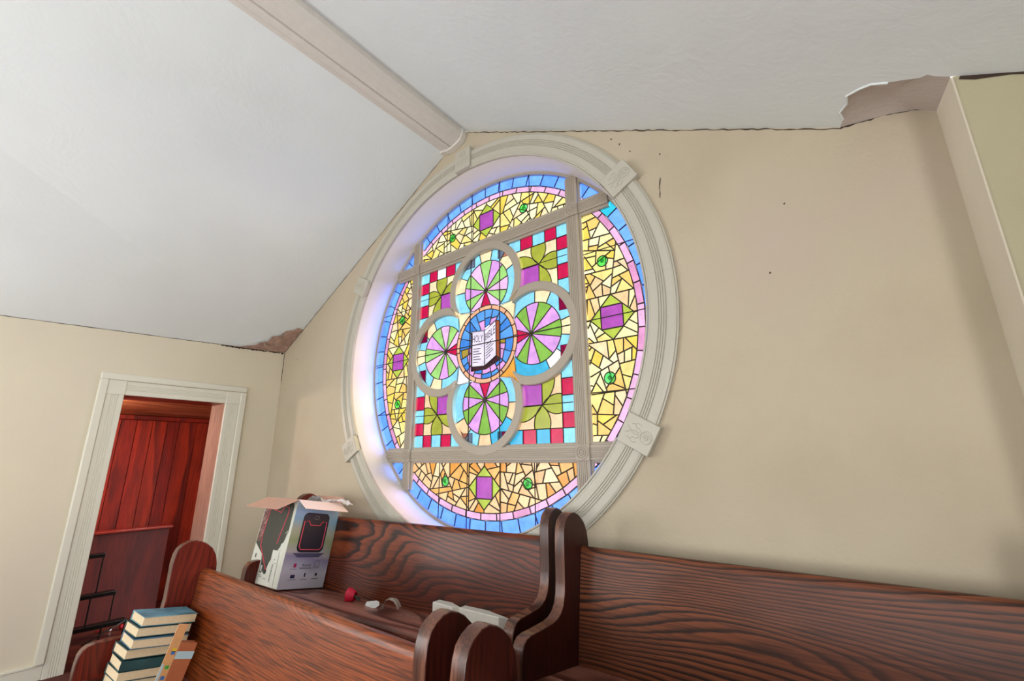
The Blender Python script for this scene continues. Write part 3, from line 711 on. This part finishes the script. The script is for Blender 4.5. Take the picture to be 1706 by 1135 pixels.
# ------------------------------------------------------------------ pews
OUT = [(-.062,1.024),(-.082,1.005),(-.094,.975),(-.100,.93),(-.101,.854),(-.103,.76),(-.109,.71),(-.122,.672),(-.142,.648),(-.170,.634),(-.205,.627),(-.300,.624),(-.360,.624),(-.390,.618),(-.408,.604),(-.418,.585),(-.423,.55),(-.425,.50),(-.425,.0),(.125,.0),(.125,.84),(.122,.90),(.112,.945),(.090,.985),(.058,1.014),(.030,1.030),(0,1.040),(-.032,1.038)]
def pew(loc, rz, Lx, label, wback, wend_l, wend_r, left=True, right=True, seat=.48):
    """origin: inner lower left, x along the pew, apex of the ends at y=0; Lx = distance between outer faces"""
    root = empty('church_pew', loc, rz); tag(root, label, 'pew', 'oak church pews')
    T = .052
    for flag, x0, we, lab in ((left, 0, wend_l, None), (right, Lx-T, wend_r, None)):
        if not flag: continue
        m = MB(); m.prism(OUT, lambda p, x: (x, p[0], p[1]), x0, x0+T, 0, 1)
        m.build('end_panel', [we, W_EDGE], parent=root, bevel=.004, seg=2, angle=45)
    a, b = T if left else 0, Lx - T if right else Lx
    # reclined back: profile swept along x, rounded top
    pf = [(-.024, seat-.10), (-.018, seat-.06), (.040, .852), (.043, .872), (.052, .882), (.066, .885), (.080, .882), (.088, .870), (.088, .852), (.022, seat-.10)]
    m = MB(); m.prism(pf, lambda p, x: (x, p[0], p[1]), a, b); m.build('backrest', wback, parent=root, bevel=.002)
    # seat: slopes down to the back, round nosing
    sf = [(-.016, seat-.062), (-.33, seat-.014), (-.385, seat-.004), (-.402, seat-.006), (-.412, seat-.018), (-.412, seat-.034), (-.402, seat-.044), (-.385, seat-.046), (-.016, seat-.100)]
    m = MB(); m.prism(sf, lambda p, x: (x, p[0], p[1]), a, b); m.build('seat', W_SEAT, parent=root, bevel=.002)
    m = MB(); m.box(a, b, -.36, -.335, seat-.13, seat-.045); m.build('apron', W_END, parent=root)
    return root
def seatz(y, seat=.48): return seat - .004 - (y + .385)*(-.058/-.369)*1.0 if y > -.385 else seat-.004
TI = .19
# back row, left
ya = math.radians(4.5); LA = 2.20
ax = .83 - LA*math.cos(ya); ay = -.132 - LA*math.sin(ya)
PA = pew((ax, ay, TI), ya, LA, 'dark oak pew under the round window, carton and litter on its seat', W_BACK, W_ENDL, W_END)
PB = pew((.952, -.256, TI), 0, 1.62, 'dark oak pew against the wall to the right of the round window', W_BACKR, W_END, W_END, right=True)
PC = pew((-1.012, -1.147, 0), 0, 2.112, 'reddish oak pew in the nearer row with the book stack on its seat', W_BACKC, W_ENDL, W_END)
PD = pew((1.212, -1.165, 0), 0, 1.9, 'oak pew at the lower edge, only its left end panel showing, beside the nearer pew', W_BACKC, W_END, W_END)

# ------------------------------------------------------------------ speaker carton
def onA(x, y):      # seat height of the far-left pew at world x, y
    lx = (x-ax)*math.cos(ya) + (y-ay)*math.sin(ya); ly = -(x-ax)*math.sin(ya) + (y-ay)*math.cos(ya)
    s = .48; return TI + (s-.004 if ly < -.385 else s-.004 - (min(ly, -.016)+.385)/.369*.058)
cam0 = Vector((2.157, -2.205, 1.474)); kk = .966
def sc(p): return cam0 + (Vector(p) - cam0)*kk
bN, bL, bR, tN, tL, tR = [sc(p) for p in ((-1.112,-.582,.64),(-1.54,-.604,.641),(-1.13,-.22,.582),(-1.115,-.492,1.202),(-1.543,-.514,1.202),(-1.134,-.13,1.143))]
ex = (bL-bN).normalized(); wx = (bL-bN).length            # along the front face, to the left
ez = (tN-bN).normalized(); hz = (tN-bN).length
ey = (bR-bN); ey -= ey.dot(ex)*ex + ey.dot(ez)*ez; ey.normalize(); dy = (bR-bN).length*.95
bN = bN + Vector((0,0,.004))
carton = empty('speaker_carton', bN); tag(carton, 'open white printed loudspeaker carton with brown flaps standing on the pew seat', 'box')
carton.rotation_euler = Matrix((( -ex).normalized(), ey, ez)).transposed().to_euler()   # local -x = along the front face
WHITEC = plain('carton_white', '#cfd2c6', .5, noise=.03); BROWNC = plain('carton_inside', '#c49a86', .7, noise=.06, nscale=30); PINKC = plain('carton_flap', '#ecd6cc', .7, noise=.03, nscale=30)
BLK = plain('print_black', '#26242c', .45); CHAR = plain('print_charcoal', '#3a3d35', .5, noise=.1, nscale=90); REDL = plain('print_red', '#e04a5c', .5); GREYP = plain('print_grey', '#77787c', .6); MAG = plain('print_magenta', '#b02a60', .5); NAVY = plain('print_navy', '#2a2c55', .5)
def silver_mat():   # iridescent printed front: grey white with blue, olive and mauve bands
    m, nt, b = newmat('carton_print'); v = coords(nt); sp = N(nt, 'ShaderNodeSeparateXYZ'); nt.links.new(v, sp.inputs[0])
    n = N(nt, 'ShaderNodeTexNoise'); n.inputs['Scale'].default_value = 3.5; nt.links.new(v, n.inputs['Vector'])
    a = N(nt, 'ShaderNodeMath', operation='MULTIPLY_ADD'); a.inputs[1].default_value = .18; nt.links.new(n.outputs['Fac'], a.inputs[0]); nt.links.new(sp.outputs['Z'], a.inputs[2])
    c = ramp(nt, a.outputs[0], [(.0, lin('#c9cbd2')), (.20, lin('#c3c4d2')), (.285, lin('#8a86a4')), (.315, lin('#a9a4a8')), (.38, lin('#8d9c74')), (.43, lin('#a0a392')), (.50, lin('#7fa6bc')), (.58, lin('#9fb4c8')), (.66, lin('#c3c6cc'))])
    nt.links.new(c, b.inputs['Base Color']); b.inputs['Roughness'].default_value = .3; return m
SILV = silver_mat()
# local frame: x from -wx (left) to 0 (near corner), y from 0 (front) to dy, z up
t_ = .004
m = MB()
m.box(-wx, 0, 0, t_, 0, hz, 0); m.box(-wx, -wx+t_, 0, dy, 0, hz, 1); m.box(-wx, 0, dy-t_, dy, 0, hz, 1); m.box(-wx, 0, 0, dy, 0, t_, 1)
m.build('carton_body', [WHITEC, BROWNC], parent=carton)
m = MB(); m.box(-t_, .0005, 0, dy, 0, hz, 0); m.build('printed_side', [SILV], parent=carton)
# flaps
def flap(p0, p1, d, wd, mats, name='flap', cutin=.0):
    m = MB(); p0, p1, d = Vector(p0), Vector(p1), Vector(d).normalized(); a = (p1-p0).normalized()
    q0 = p0 + d*wd + a*cutin; q1 = p1 + d*wd - a*cutin; nn = a.cross(d).normalized()*.002
    m.mesh([p0-nn, p1-nn, q1-nn, q0-nn, p0+nn, p1+nn, q1+nn, q0+nn], [(0,1,2,3),(7,6,5,4),(0,4,5,1),(1,5,6,2),(2,6,7,3),(3,7,4,0)], 0)
    return m.build(name, mats, parent=carton)
flap((-wx, 0, hz), (0, 0, hz), (0, -.80, -.42), .155, BROWNC)
flap((0, 0, hz), (0, dy, hz), (.84, 0, -.40), .120, PINKC)
flap((-wx, dy, hz), (0, dy, hz), (0, .15, .55), .05, BROWNC)
flap((-wx, 0, hz), (-wx, dy, hz), (-.8, 0, -.3), .12, BROWNC)
# rounded rectangle helpers on the two faces
def rrect(x0, x1, z0, z1, r, n=5):
    P = []
    for cx_, cz_, a in ((x1-r, z1-r, 0), (x0+r, z1-r, 90), (x0+r, z0+r, 180), (x1-r, z0+r, 270)):
        P += [(cx_+r*math.cos(math.radians(a+90*i/n)), cz_+r*math.sin(math.radians(a+90*i/n))) for i in range(n+1)]
    return P
def side(P, off=.0012): return [(off, p[0], p[1]) for p in P]         # on the right (printed) face: (y, z)
def front(P, off=.0008): return [(p[0], -off, p[1]) for p in P]
m = MB(); y0, y1 = dy*.20, dy*.80; z0, z1 = hz*.40, hz*.86
m.poly(side(rrect(y0, y1, z0, z1, .035)), 0)
m.poly(side([(y0-.02, z0-.004), (y1+.02, z0-.004), (y1-.02, z0-.03), (y0+.02, z0-.03)], .0008), 1)
zi0, zi1 = z0+.018, z1-.055
line = [(y0+.03, zi0), (y1-.03, zi0), (y1-.015, zi0+.02), (y1-.015, zi1), (y1-.05, zi1), (y1-.065, zi1-.025), (y0+.065, zi1-.025), (y0+.05, zi1), (y0+.015, zi1), (y0+.015, zi0+.02)]
m.tube(side(line, .002), .0028, 5, 2, closed=True)
m.poly(side([(p[0], p[1]) for p in [(y0+.08, z1-.012), (y0+.075, z1-.045), (y1-.075, z1-.045), (y1-.08, z1-.012)]], .0016), 3)
m.tube(side([((y0+y1)/2 + .018*math.cos(2*PI*i/12), z1-.03 + .012*math.sin(2*PI*i/12)) for i in range(12)], .002), .0015, 4, 4, closed=True)
m.build('speaker_picture', [plain('speaker_picture_dark', '#23202c', .5, noise=.15, nscale=60), plain('print_shadow', '#4b4a66', .5), REDL, BLK, GREYP], parent=carton, merge=0)
m = MB()
def icon(y, z, w, h, mi): m.poly(side(rrect(y-w/2, y+w/2, z-h/2, z+h/2, min(w, h)*.2, 2), .0014), mi)
for (y, z, w, h, mi) in ((dy*.26, hz*.255, .020, .024, 0), (dy*.74, hz*.272, .040, .040, 3), (dy*.26, hz*.135, .032, .020, 1), (dy*.52, hz*.148, .010, .024, 2), (dy*.77, hz*.150, .016, .018, 2)): icon(y, z, w, h, mi)
m.poly(side(rrect(dy*.74-.015, dy*.74+.015, hz*.272-.015, hz*.272+.015, .003, 2), .0018), 4)
for (y, z, w) in ((dy*.24, hz*.215, .05), (dy*.50, hz*.228, .09), (dy*.50, hz*.220, .09), (dy*.74, hz*.225, .06), (dy*.26, hz*.100, .06), (dy*.51, hz*.098, .05), (dy*.76, hz*.108, .05), (dy*.76, hz*.100, .05)):
    m.poly(side([(y-w/2, z-.0016), (y+w/2, z-.0016), (y+w/2, z+.0016), (y-w/2, z+.0016)], .0014), 3)
text_fit(m, 'Bluetooth', lambda a, b: (.0014, dy*.42 + a*.062, hz*.245 + b*.014), 2)
m.build('printed_symbols', [MAG, NAVY, BLK, GREYP, SILV], parent=carton, merge=0)
# front (left) face picture
X = lambda f: -wx*(1-f)       # f = 0 left edge, 1 near corner
Zf = lambda f: hz*f
m = MB()
m.poly(front([(X(.03),Zf(.93)),(X(.28),Zf(.97)),(X(.86),Zf(.97)),(X(.92),Zf(.92)),(X(.93),Zf(.62)),(X(.86),Zf(.50)),(X(.66),Zf(.42)),(X(.52),Zf(.12)),(X(.38),Zf(.17)),(X(.30),Zf(.33)),(X(.02),Zf(.44))]), 0)
m.poly(front([(X(.24),Zf(.95)),(X(.86),Zf(.93)),(X(.80),Zf(.45)),(X(.52),Zf(.20)),(X(.22),Zf(.40)),(X(.17),Zf(.52))], .0014), 1)
m.poly(front([(X(.04),Zf(.91)),(X(.22),Zf(.94)),(X(.14),Zf(.46)),(X(.03),Zf(.48))], .0016), 4)
random.seed(3)
for i in range(9):
    f = random.uniform(.05, .16); z = random.uniform(.52, .90); m.tube(front([(X(f-.03), Zf(z-.03)), (X(f), Zf(z)), (X(f+.02), Zf(z-.02)), (X(f+.04), Zf(z+.03))], .002), .0016, 4, 5)
m.tube(front([(X(.22),Zf(.94)),(X(.30),Zf(.86)),(X(.58),Zf(.83)),(X(.64),Zf(.91)),(X(.78),Zf(.90)),(X(.80),Zf(.84)),(X(.68),Zf(.47))], .002), .003, 5, 2)
m.tube(front([(X(.22),Zf(.94)),(X(.17),Zf(.55)),(X(.20),Zf(.42)),(X(.55),Zf(.17))], .002), .003, 5, 2)
m.poly(front([(X(.64),Zf(.02)),(X(.86),Zf(.02)),(X(.82),Zf(.40)),(X(.62),Zf(.40))], .0022), 3)
m.tube(front([(X(.86),Zf(.60)),(X(.92),Zf(.64)),(X(.90),Zf(.55))], .002), .002, 4, 3)
m.build('front_picture', [plain('picture_dark', '#3c4034', .5), CHAR, REDL, WHITEC, plain('crowd_print', '#6d4a46', .5, noise=.5, nscale=60), plain('crowd_light', '#c9a9a4', .5)], parent=carton, merge=0)
m = MB()
def ficon(f, z, w, h, mi=0): m.poly(front(rrect(X(f)-w/2, X(f)+w/2, Zf(z)-h/2, Zf(z)+h/2, min(w, h)*.2, 2), .0012), mi)
ficon(.12, .30, .012, .026); ficon(.12, .175, .022, .016); ficon(.40, .175, .026, .05); ficon(.54, .15, .022, .026)
m.poly(front(rrect(X(.40)-.009, X(.40)+.009, Zf(.175)-.018, Zf(.175)+.020, .003, 2), .0016), 1)
for i in range(16): m.poly(front([(X(.70), Zf(.06+i*.012)), (X(.70)+.018, Zf(.06+i*.012)), (X(.70)+.018, Zf(.06+i*.012)+.0032), (X(.70), Zf(.06+i*.012)+.0032)], .0028), 0)
for (f, z, w) in ((.26, .155, .045), (.26, .10, .05), (.26, .09, .05), (.43, .085, .04), (.56, .075, .04), (.40, .10, .04), (.74, .30, .02), (.78, .26, .02)):
    m.poly(front([(X(f)-w/2, Zf(z)-.0018), (X(f)+w/2, Zf(z)-.0018), (X(f)+w/2, Zf(z)+.0018), (X(f)-w/2, Zf(z)+.0018)], .0028 if f > .6 else .0012), 2)
m.build('front_symbols', [BLK, WHITEC, GREYP], parent=carton, merge=0)

# clear plastic bag sticking out of the carton
def clear_mat(name, tint='#f4f6fa', k=.7):
    m = bpy.data.materials.new(name); m.use_nodes = True; nt = m.node_tree; b = nt.nodes['Principled BSDF']
    b.inputs['Base Color'].default_value = lin(tint); b.inputs['Roughness'].default_value = .12; b.inputs['Alpha'].default_value = k; b.inputs['Coat Weight'].default_value = .5
    return m
CLEAR = clear_mat('clear_film')
def crumple(nx, ny, fn, amp, seed=1):
    random.seed(seed); vs = []; fs = []
    for i in range(nx+1):
        for j in range(ny+1):
            p = Vector(fn(i/nx, j/ny)); p += Vector((random.uniform(-1,1), random.uniform(-1,1), random.uniform(-1,1)))*amp; vs.append(p)
    for i in range(nx):
        for j in range(ny): fs.append((i*(ny+1)+j, i*(ny+1)+j+1, (i+1)*(ny+1)+j+1, (i+1)*(ny+1)+j))
    return vs, fs
m = MB()
def bagf(a, b): return (-.26 + .25*a, dy*.55 + .10*b + .05*a, hz - .03 + .075*math.sin(PI*min(1, a*1.15))*(1-.6*b) + .0*b)
m.mesh(*crumple(12, 6, bagf, .010, 4))
def bagf2(a, b): return (-.02 + .09*a, dy*.62 + .09*b + .10*a, hz + .004 + .030*math.sin(PI*(a*.9+.05)) - .012*a)
m.mesh(*crumple(10, 6, bagf2, .007, 9))
bag = m.build('plastic_bag', CLEAR, smooth=True, merge=0)
bag.location = carton.location; bag.rotation_euler = carton.rotation_euler; tag(bag, 'crumpled clear plastic bag spilling out of the top of the white carton', 'bag')

# ------------------------------------------------------------------ litter on the pew seat
# rose head
RED = plain('rose_red', '#d3143c', .5)
rose = empty('artificial_rose', (-.53, -.388, onA(-.53, -.388))); tag(rose, 'small red artificial rose head lying on the pew seat right of the carton', 'flower')
rx = .024
m = MB()
for L_ in range(4):
    r = .008 + L_*.007; n = 3 + L_
    for i in range(n):
        a = 2*PI*i/n + L_*.7; vs = []; fs = []
        for p in range(5):
            for q_ in range(4):
                aa = a + (p-2)*.30*(1.2); h = -.012 + q_*.012 + L_*-.001; rr2 = r*(.55 + .45*math.sin(q_/3*PI*.6)) + (.004 if q_ == 3 else 0)
                vs.append((h*1.0, rr2*math.cos(aa), rx + rr2*math.sin(aa)))
        for p in range(4):
            for q_ in range(3): fs.append((p*4+q_, p*4+q_+1, (p+1)*4+q_+1, (p+1)*4+q_))
        m.mesh(vs, fs)
rose.scale = (1.35, 1.35, 1.35)
o = m.build('petals', RED, parent=rose, smooth=True); o.rotation_euler = (0, 0, math.radians(200))
m = MB(); m.tube([(.012, .0, rx), (.05, .004, .010)], .003, 6); m.tube([(.01, .004, rx), (.035, .018, .012)], .004, 5)
m.build('stem', plain('stem_green', '#2c3526', .6), parent=rose)
# crumpled white paper
m = MB(); P8 = [(-.045,-.02,.004),(-.040,-.012,.022),(-.02,-.02,.001),(.03,-.028,.001),(.045,-.005,.003),(.048,.015,.012),(.03,.028,.024),(.0,.03,.026),(-.015,.01,.020),(.018,-.012,.020)]
m.mesh(P8, [(0,1,2),(2,1,8),(2,8,9),(2,9,3),(3,9,4),(4,9,5),(5,9,6),(6,9,8),(6,8,7),(7,8,1)])
o = m.build('paper_scrap', plain('white_paper', '#e4e6e4', .6), loc=(-.345, -.375, onA(-.345, -.375)), merge=0); tag(o, 'crumpled white paper scrap on the pew seat between the red rose and clear plastic', 'paper')
md = o.modifiers.new('s', 'SOLIDIFY'); md.thickness = .001
# clear plastic blister arch
m = MB(); n = 12; vs = []; fs = []
for i in range(n+1):
    t = i/n; a = PI*(1-.92*t); x = .055*math.cos(a); z = .055*math.sin(a)*(1+.35*t)
    for j in range(5): vs.append((x + .012*t + (.004 if j % 2 else 0), -.02 + .012*j + (.002*math.sin(i*2.3)), max(.001, z - .004*(j-2)**2*.4)))
for i in range(n):
    for j in range(4): fs.append((i*5+j, i*5+j+1, (i+1)*5+j+1, (i+1)*5+j))
m.mesh(vs, fs); o = m.build('plastic_scrap', clear_mat('clear_scrap', '#d8d6c8', .5), loc=(-.215, -.35, onA(-.215, -.35)), merge=0); o.rotation_euler = (0,0,.35)
tag(o, 'clear curled piece of plastic packaging on the pew seat beside the white paper', 'plastic')
# white wedge blocks
FOAM = plain('white_foam', '#f0f0e6', .6, noise=.03, nscale=60)
def wedge(loc, rz, L_, label, flip=1):
    m = MB(); h = .080
    P = [(0,0),(L_,0),(L_+.03*flip,.05),(L_*.55,.075),(.0,.055)]
    vs = [(x, y, 0) for x, y in P] + [(x, y, h*zf) for (x, y), zf in zip(P, (1, 1, .84, .92, 1))]
    m.mesh(vs, [(4,3,2,1,0),(5,6,7,8,9)] + [(i, (i+1) % 5, 5+(i+1) % 5, 5+i) for i in range(5)])
    o = m.build('foam_block', FOAM, bevel=.004, loc=loc); o.rotation_euler = (0,0,rz); tag(o, label, 'foam block', 'white foam blocks on the pew seat'); return o
def seatpt(x, y): return (x, y, onA(x, y) + .002)
wedge(seatpt(.070, -.275), math.radians(2), .150, 'shorter white foam block on the pew seat, farther from the pew end')
wedge(seatpt(.262, -.262), math.radians(3), .27, 'longer white foam block on the pew seat, tapering toward the pew end')
# loose dust smear of debris
random.seed(21)
m = MB()
for i in range(70):
    x, y = random.gauss(-.02, .09), random.gauss(-.33, .035); 
    if x > .03: continue
    z = onA(x, y) + .0015; r = random.uniform(.001, .004)
    m.poly([(x + r*random.uniform(.5,1.5)*math.cos(a), y + r*math.sin(a), z) for a in (0, 1.3, 2.6, 3.9, 5.1)])
o = m.build('dust_flakes', plain('pale_dust', '#b3aa9c', .9), merge=0); tag(o, 'scattered pale dust and paint flakes on the pew seat by the foam blocks', 'dust', kind='stuff')

# ------------------------------------------------------------------ hymnals
PAGE = plain('page_edges', '#d2bf9c', .8, noise=.06, nscale=120); PAGE2 = plain('page_edges_long', '#c2a48c', .8, noise=.08, nscale=120)
COVT = [plain('cover_teal', '#3d6a72', .45, noise=.35, nscale=12), plain('cover_dark_teal', '#24484b', .4, noise=.4, nscale=10), plain('cover_blue', '#45708c', .4, noise=.4, nscale=10)]
bk = [(-.727,-1.397),(-.728,-1.413),(-.712,-1.428),(-.729,-1.441),(-.722,-1.455),(-.723,-1.459),(-.735,-1.462)]
descr = ['hymnal on top of the book stack, worn blue cover faded in patches', 'hymnal second from the top of the stack, thin dark cover', 'hymnal third from the top of the stack, a strip of blue cover showing', 'hymnal fourth from the top, jutting out left with bright page edges',
         'hymnal fifth from the top with a glossy dark teal cover showing', 'hymnal sixth from the top of the stack, low by the picture edge', 'lowest hymnal of the stack resting on the pew seat']
tl = math.radians(-9)
worn = plain('cover_worn_blue', '#5f93a4', .4, noise=.45, nscale=14)
COVT[0] = plain('cover_teal_dark', '#2c4f52', .4, noise=.3, nscale=12)
for i, ((x, y), d_) in enumerate(zip(bk, descr)):
    th = .0400; z = .752 - .042*i
    o = empty('hymnal', (x, y - math.sin(-tl)*th*1.0, z - th*math.cos(tl))); o.rotation_euler = (tl, 0, math.radians((0, 1.2, -1, 1.5, -.5, 1, 0)[i])); tag(o, d_, 'book', 'hymnals stacked on the pew seat')
    wS, lL = .182, .232; c = (worn, COVT[0], COVT[2], COVT[0], COVT[1], COVT[0], COVT[1])[i]
    if i == 2: wS = .190
    # local: corner nearest the camera at the origin, pages run to -x (spine) and +y
    m = MB(); m.box(-wS+.006, -.003, .003, lL-.003, .003, th-.003, 0); m.build('pages', PAGE, parent=o)
    m = MB(); m.box(-wS, 0, 0, lL, th-.0028, th-.0004, 0); m.box(-wS, 0, 0, lL, 0, .0024, 0); m.box(*((-wS, -wS+.004) if i != 4 else (-.004, 0)), 0, lL, 0, th-.0004, 0); m.build('cover', c, parent=o, bevel=.001)

# small carton standing in front of the stack
TAN = plain('kraft_tan', '#cf9a66', .6, noise=.08, nscale=25); KRAFT = plain('kraft_brown', '#a8603c', .6, noise=.08, nscale=25); LBL = plain('pale_blue_label', '#a9c4cc', .5); CRM = plain('strip_cream', '#d9cf9f', .5)
sb = empty('kraft_box', (-.55, -1.341, .459)); sb.rotation_euler = (math.radians(-16), 0, 0); tag(sb, 'narrow brown cardboard box with a pale blue band leaning by the book stack', 'box')
m = MB(); hh = .200
m.box(-.055, 0, 0, .078, 0, hh, 0); m.build('box_body', [KRAFT], parent=sb, bevel=.004)
for za, zb in ((.136, .166), (0, .035)):
    m = MB(); m.poly([(.0008, .001, za), (.0008, .077, za), (.0008, .077, zb), (.0008, .001, zb)], 0); m.build('label_band', LBL, parent=sb)
strip = empty('side_strip', (0, -.040, 0)); strip.parent = sb
m = MB(); m.box(-.003, .001, 0, .040, 0, .275, 0); m.build('strip_card', TAN, parent=strip)
GRN = plain('icon_green', '#3f9a3a', .5); BLU = plain('icon_blue', '#3a68a8', .5); YEL = plain('icon_yellow', '#d8b82e', .5)
m = MB()
for j, (z, mi) in enumerate(((.160, 1), (.172, 2), (.104, 0), (.064, 1), (.034, 3), (.018, 1))):
    m.poly([(.0014, .017, z-.007), (.0014, .034, z-.007), (.0014, .034, z+.007), (.0014, .017, z+.007)], mi)
m.poly([(.0012, 0, 0), (.0012, .013, 0), (.0012, .010, .115), (.0012, 0, .118)], 4)
m.build('strip_icons', [GRN, BLU, YEL, BLK, LBL], parent=strip, merge=0)

# ------------------------------------------------------------------ lights, world, camera
def area_light(name, loc, target, size, power, color=(1,1,1), sy=None, spread=None):
    l = bpy.data.lights.new(name, 'AREA'); l.energy = power; l.color = color; l.size = size
    if sy: l.shape = 'RECTANGLE'; l.size_y = sy
    o = bpy.data.objects.new(name, l); COL.objects.link(o); o.location = loc
    o.rotation_euler = (Vector(target) - Vector(loc)).to_track_quat('-Z', 'Y').to_euler(); return o
area_light('daylight_front_left', (-1.3, YB+.08, 1.6), (-1.0, 0, 2.2), 1.8, 30, (.98, .99, 1), 1.9)
area_light('daylight_front_right', (1.6, YB+.08, 1.6), (.5, 0, 2.2), 2.2, 22, (.98, .99, 1), 1.9)
area_light('daylight_side_left', (XL+.06, -3.9, 1.5), (1, -3.2, 1.9), 1.5, 85, (1, 1, 1), 1.6)
area_light('daylight_side_right', (XF-.06, -3.7, 1.4), (0, -2.6, 2.0), 1.6, 125, (1, 1, 1), 1.5)
pl = bpy.data.lights.new('hall_lamp', 'POINT'); pl.energy = 33; pl.color = (1, .80, .66); pl.shadow_soft_size = .06
o = bpy.data.objects.new('hall_lamp', pl); COL.objects.link(o); o.location = (-3.45, -1.45, 1.92)
sn = bpy.data.lights.new('sun', 'SUN'); sn.energy = 17; sn.color = (.9, .95, 1); sn.angle = math.radians(60)
o = bpy.data.objects.new('sun', sn); COL.objects.link(o); o.location = (4, 6, 6); o.rotation_euler = Vector((-.64, -.68, -.42)).to_track_quat('-Z', 'Y').to_euler()

w = bpy.data.worlds.new('sky'); bpy.context.scene.world = w; w.use_nodes = True
w.node_tree.nodes['Background'].inputs['Color'].default_value = (.93, .97, 1, 1); w.node_tree.nodes['Background'].inputs['Strength'].default_value = SKY

cd_ = bpy.data.cameras.new('camera'); cam = bpy.data.objects.new('camera', cd_); COL.objects.link(cam)
f, yw, pt, rl_ = 741.88, -.662, .2608, -.0074
cd_.sensor_width = 36; cd_.lens = f/1706*36; cd_.clip_start = .02
cyw, syw, cp_, sp_ = math.cos(yw), math.sin(yw), math.cos(pt), math.sin(pt)
fwd = Vector((syw*cp_, cyw*cp_, sp_)); rt = Vector((cyw, -syw, 0)); up = rt.cross(fwd)
cr, sr = math.cos(rl_), math.sin(rl_); r2 = rt*cr + up*sr; u2 = -rt*sr + up*cr
M3 = Matrix((r2, u2, -fwd)).transposed()
cam.matrix_world = Matrix.Translation((2.157, -2.205, 1.474)) @ M3.to_4x4()
sc_ = bpy.context.scene; sc_.camera = cam
sc_.view_settings.view_transform = 'Standard'; sc_.view_settings.look = 'None'; sc_.view_settings.gamma = 1; sc_.view_settings.exposure = .08; sc_.view_settings.use_curve_mapping = False
sc_.cycles.use_denoising = True; sc_.cycles.max_bounces = 10; sc_.cycles.transparent_max_bounces = 16; sc_.cycles.sample_clamp_indirect = 6
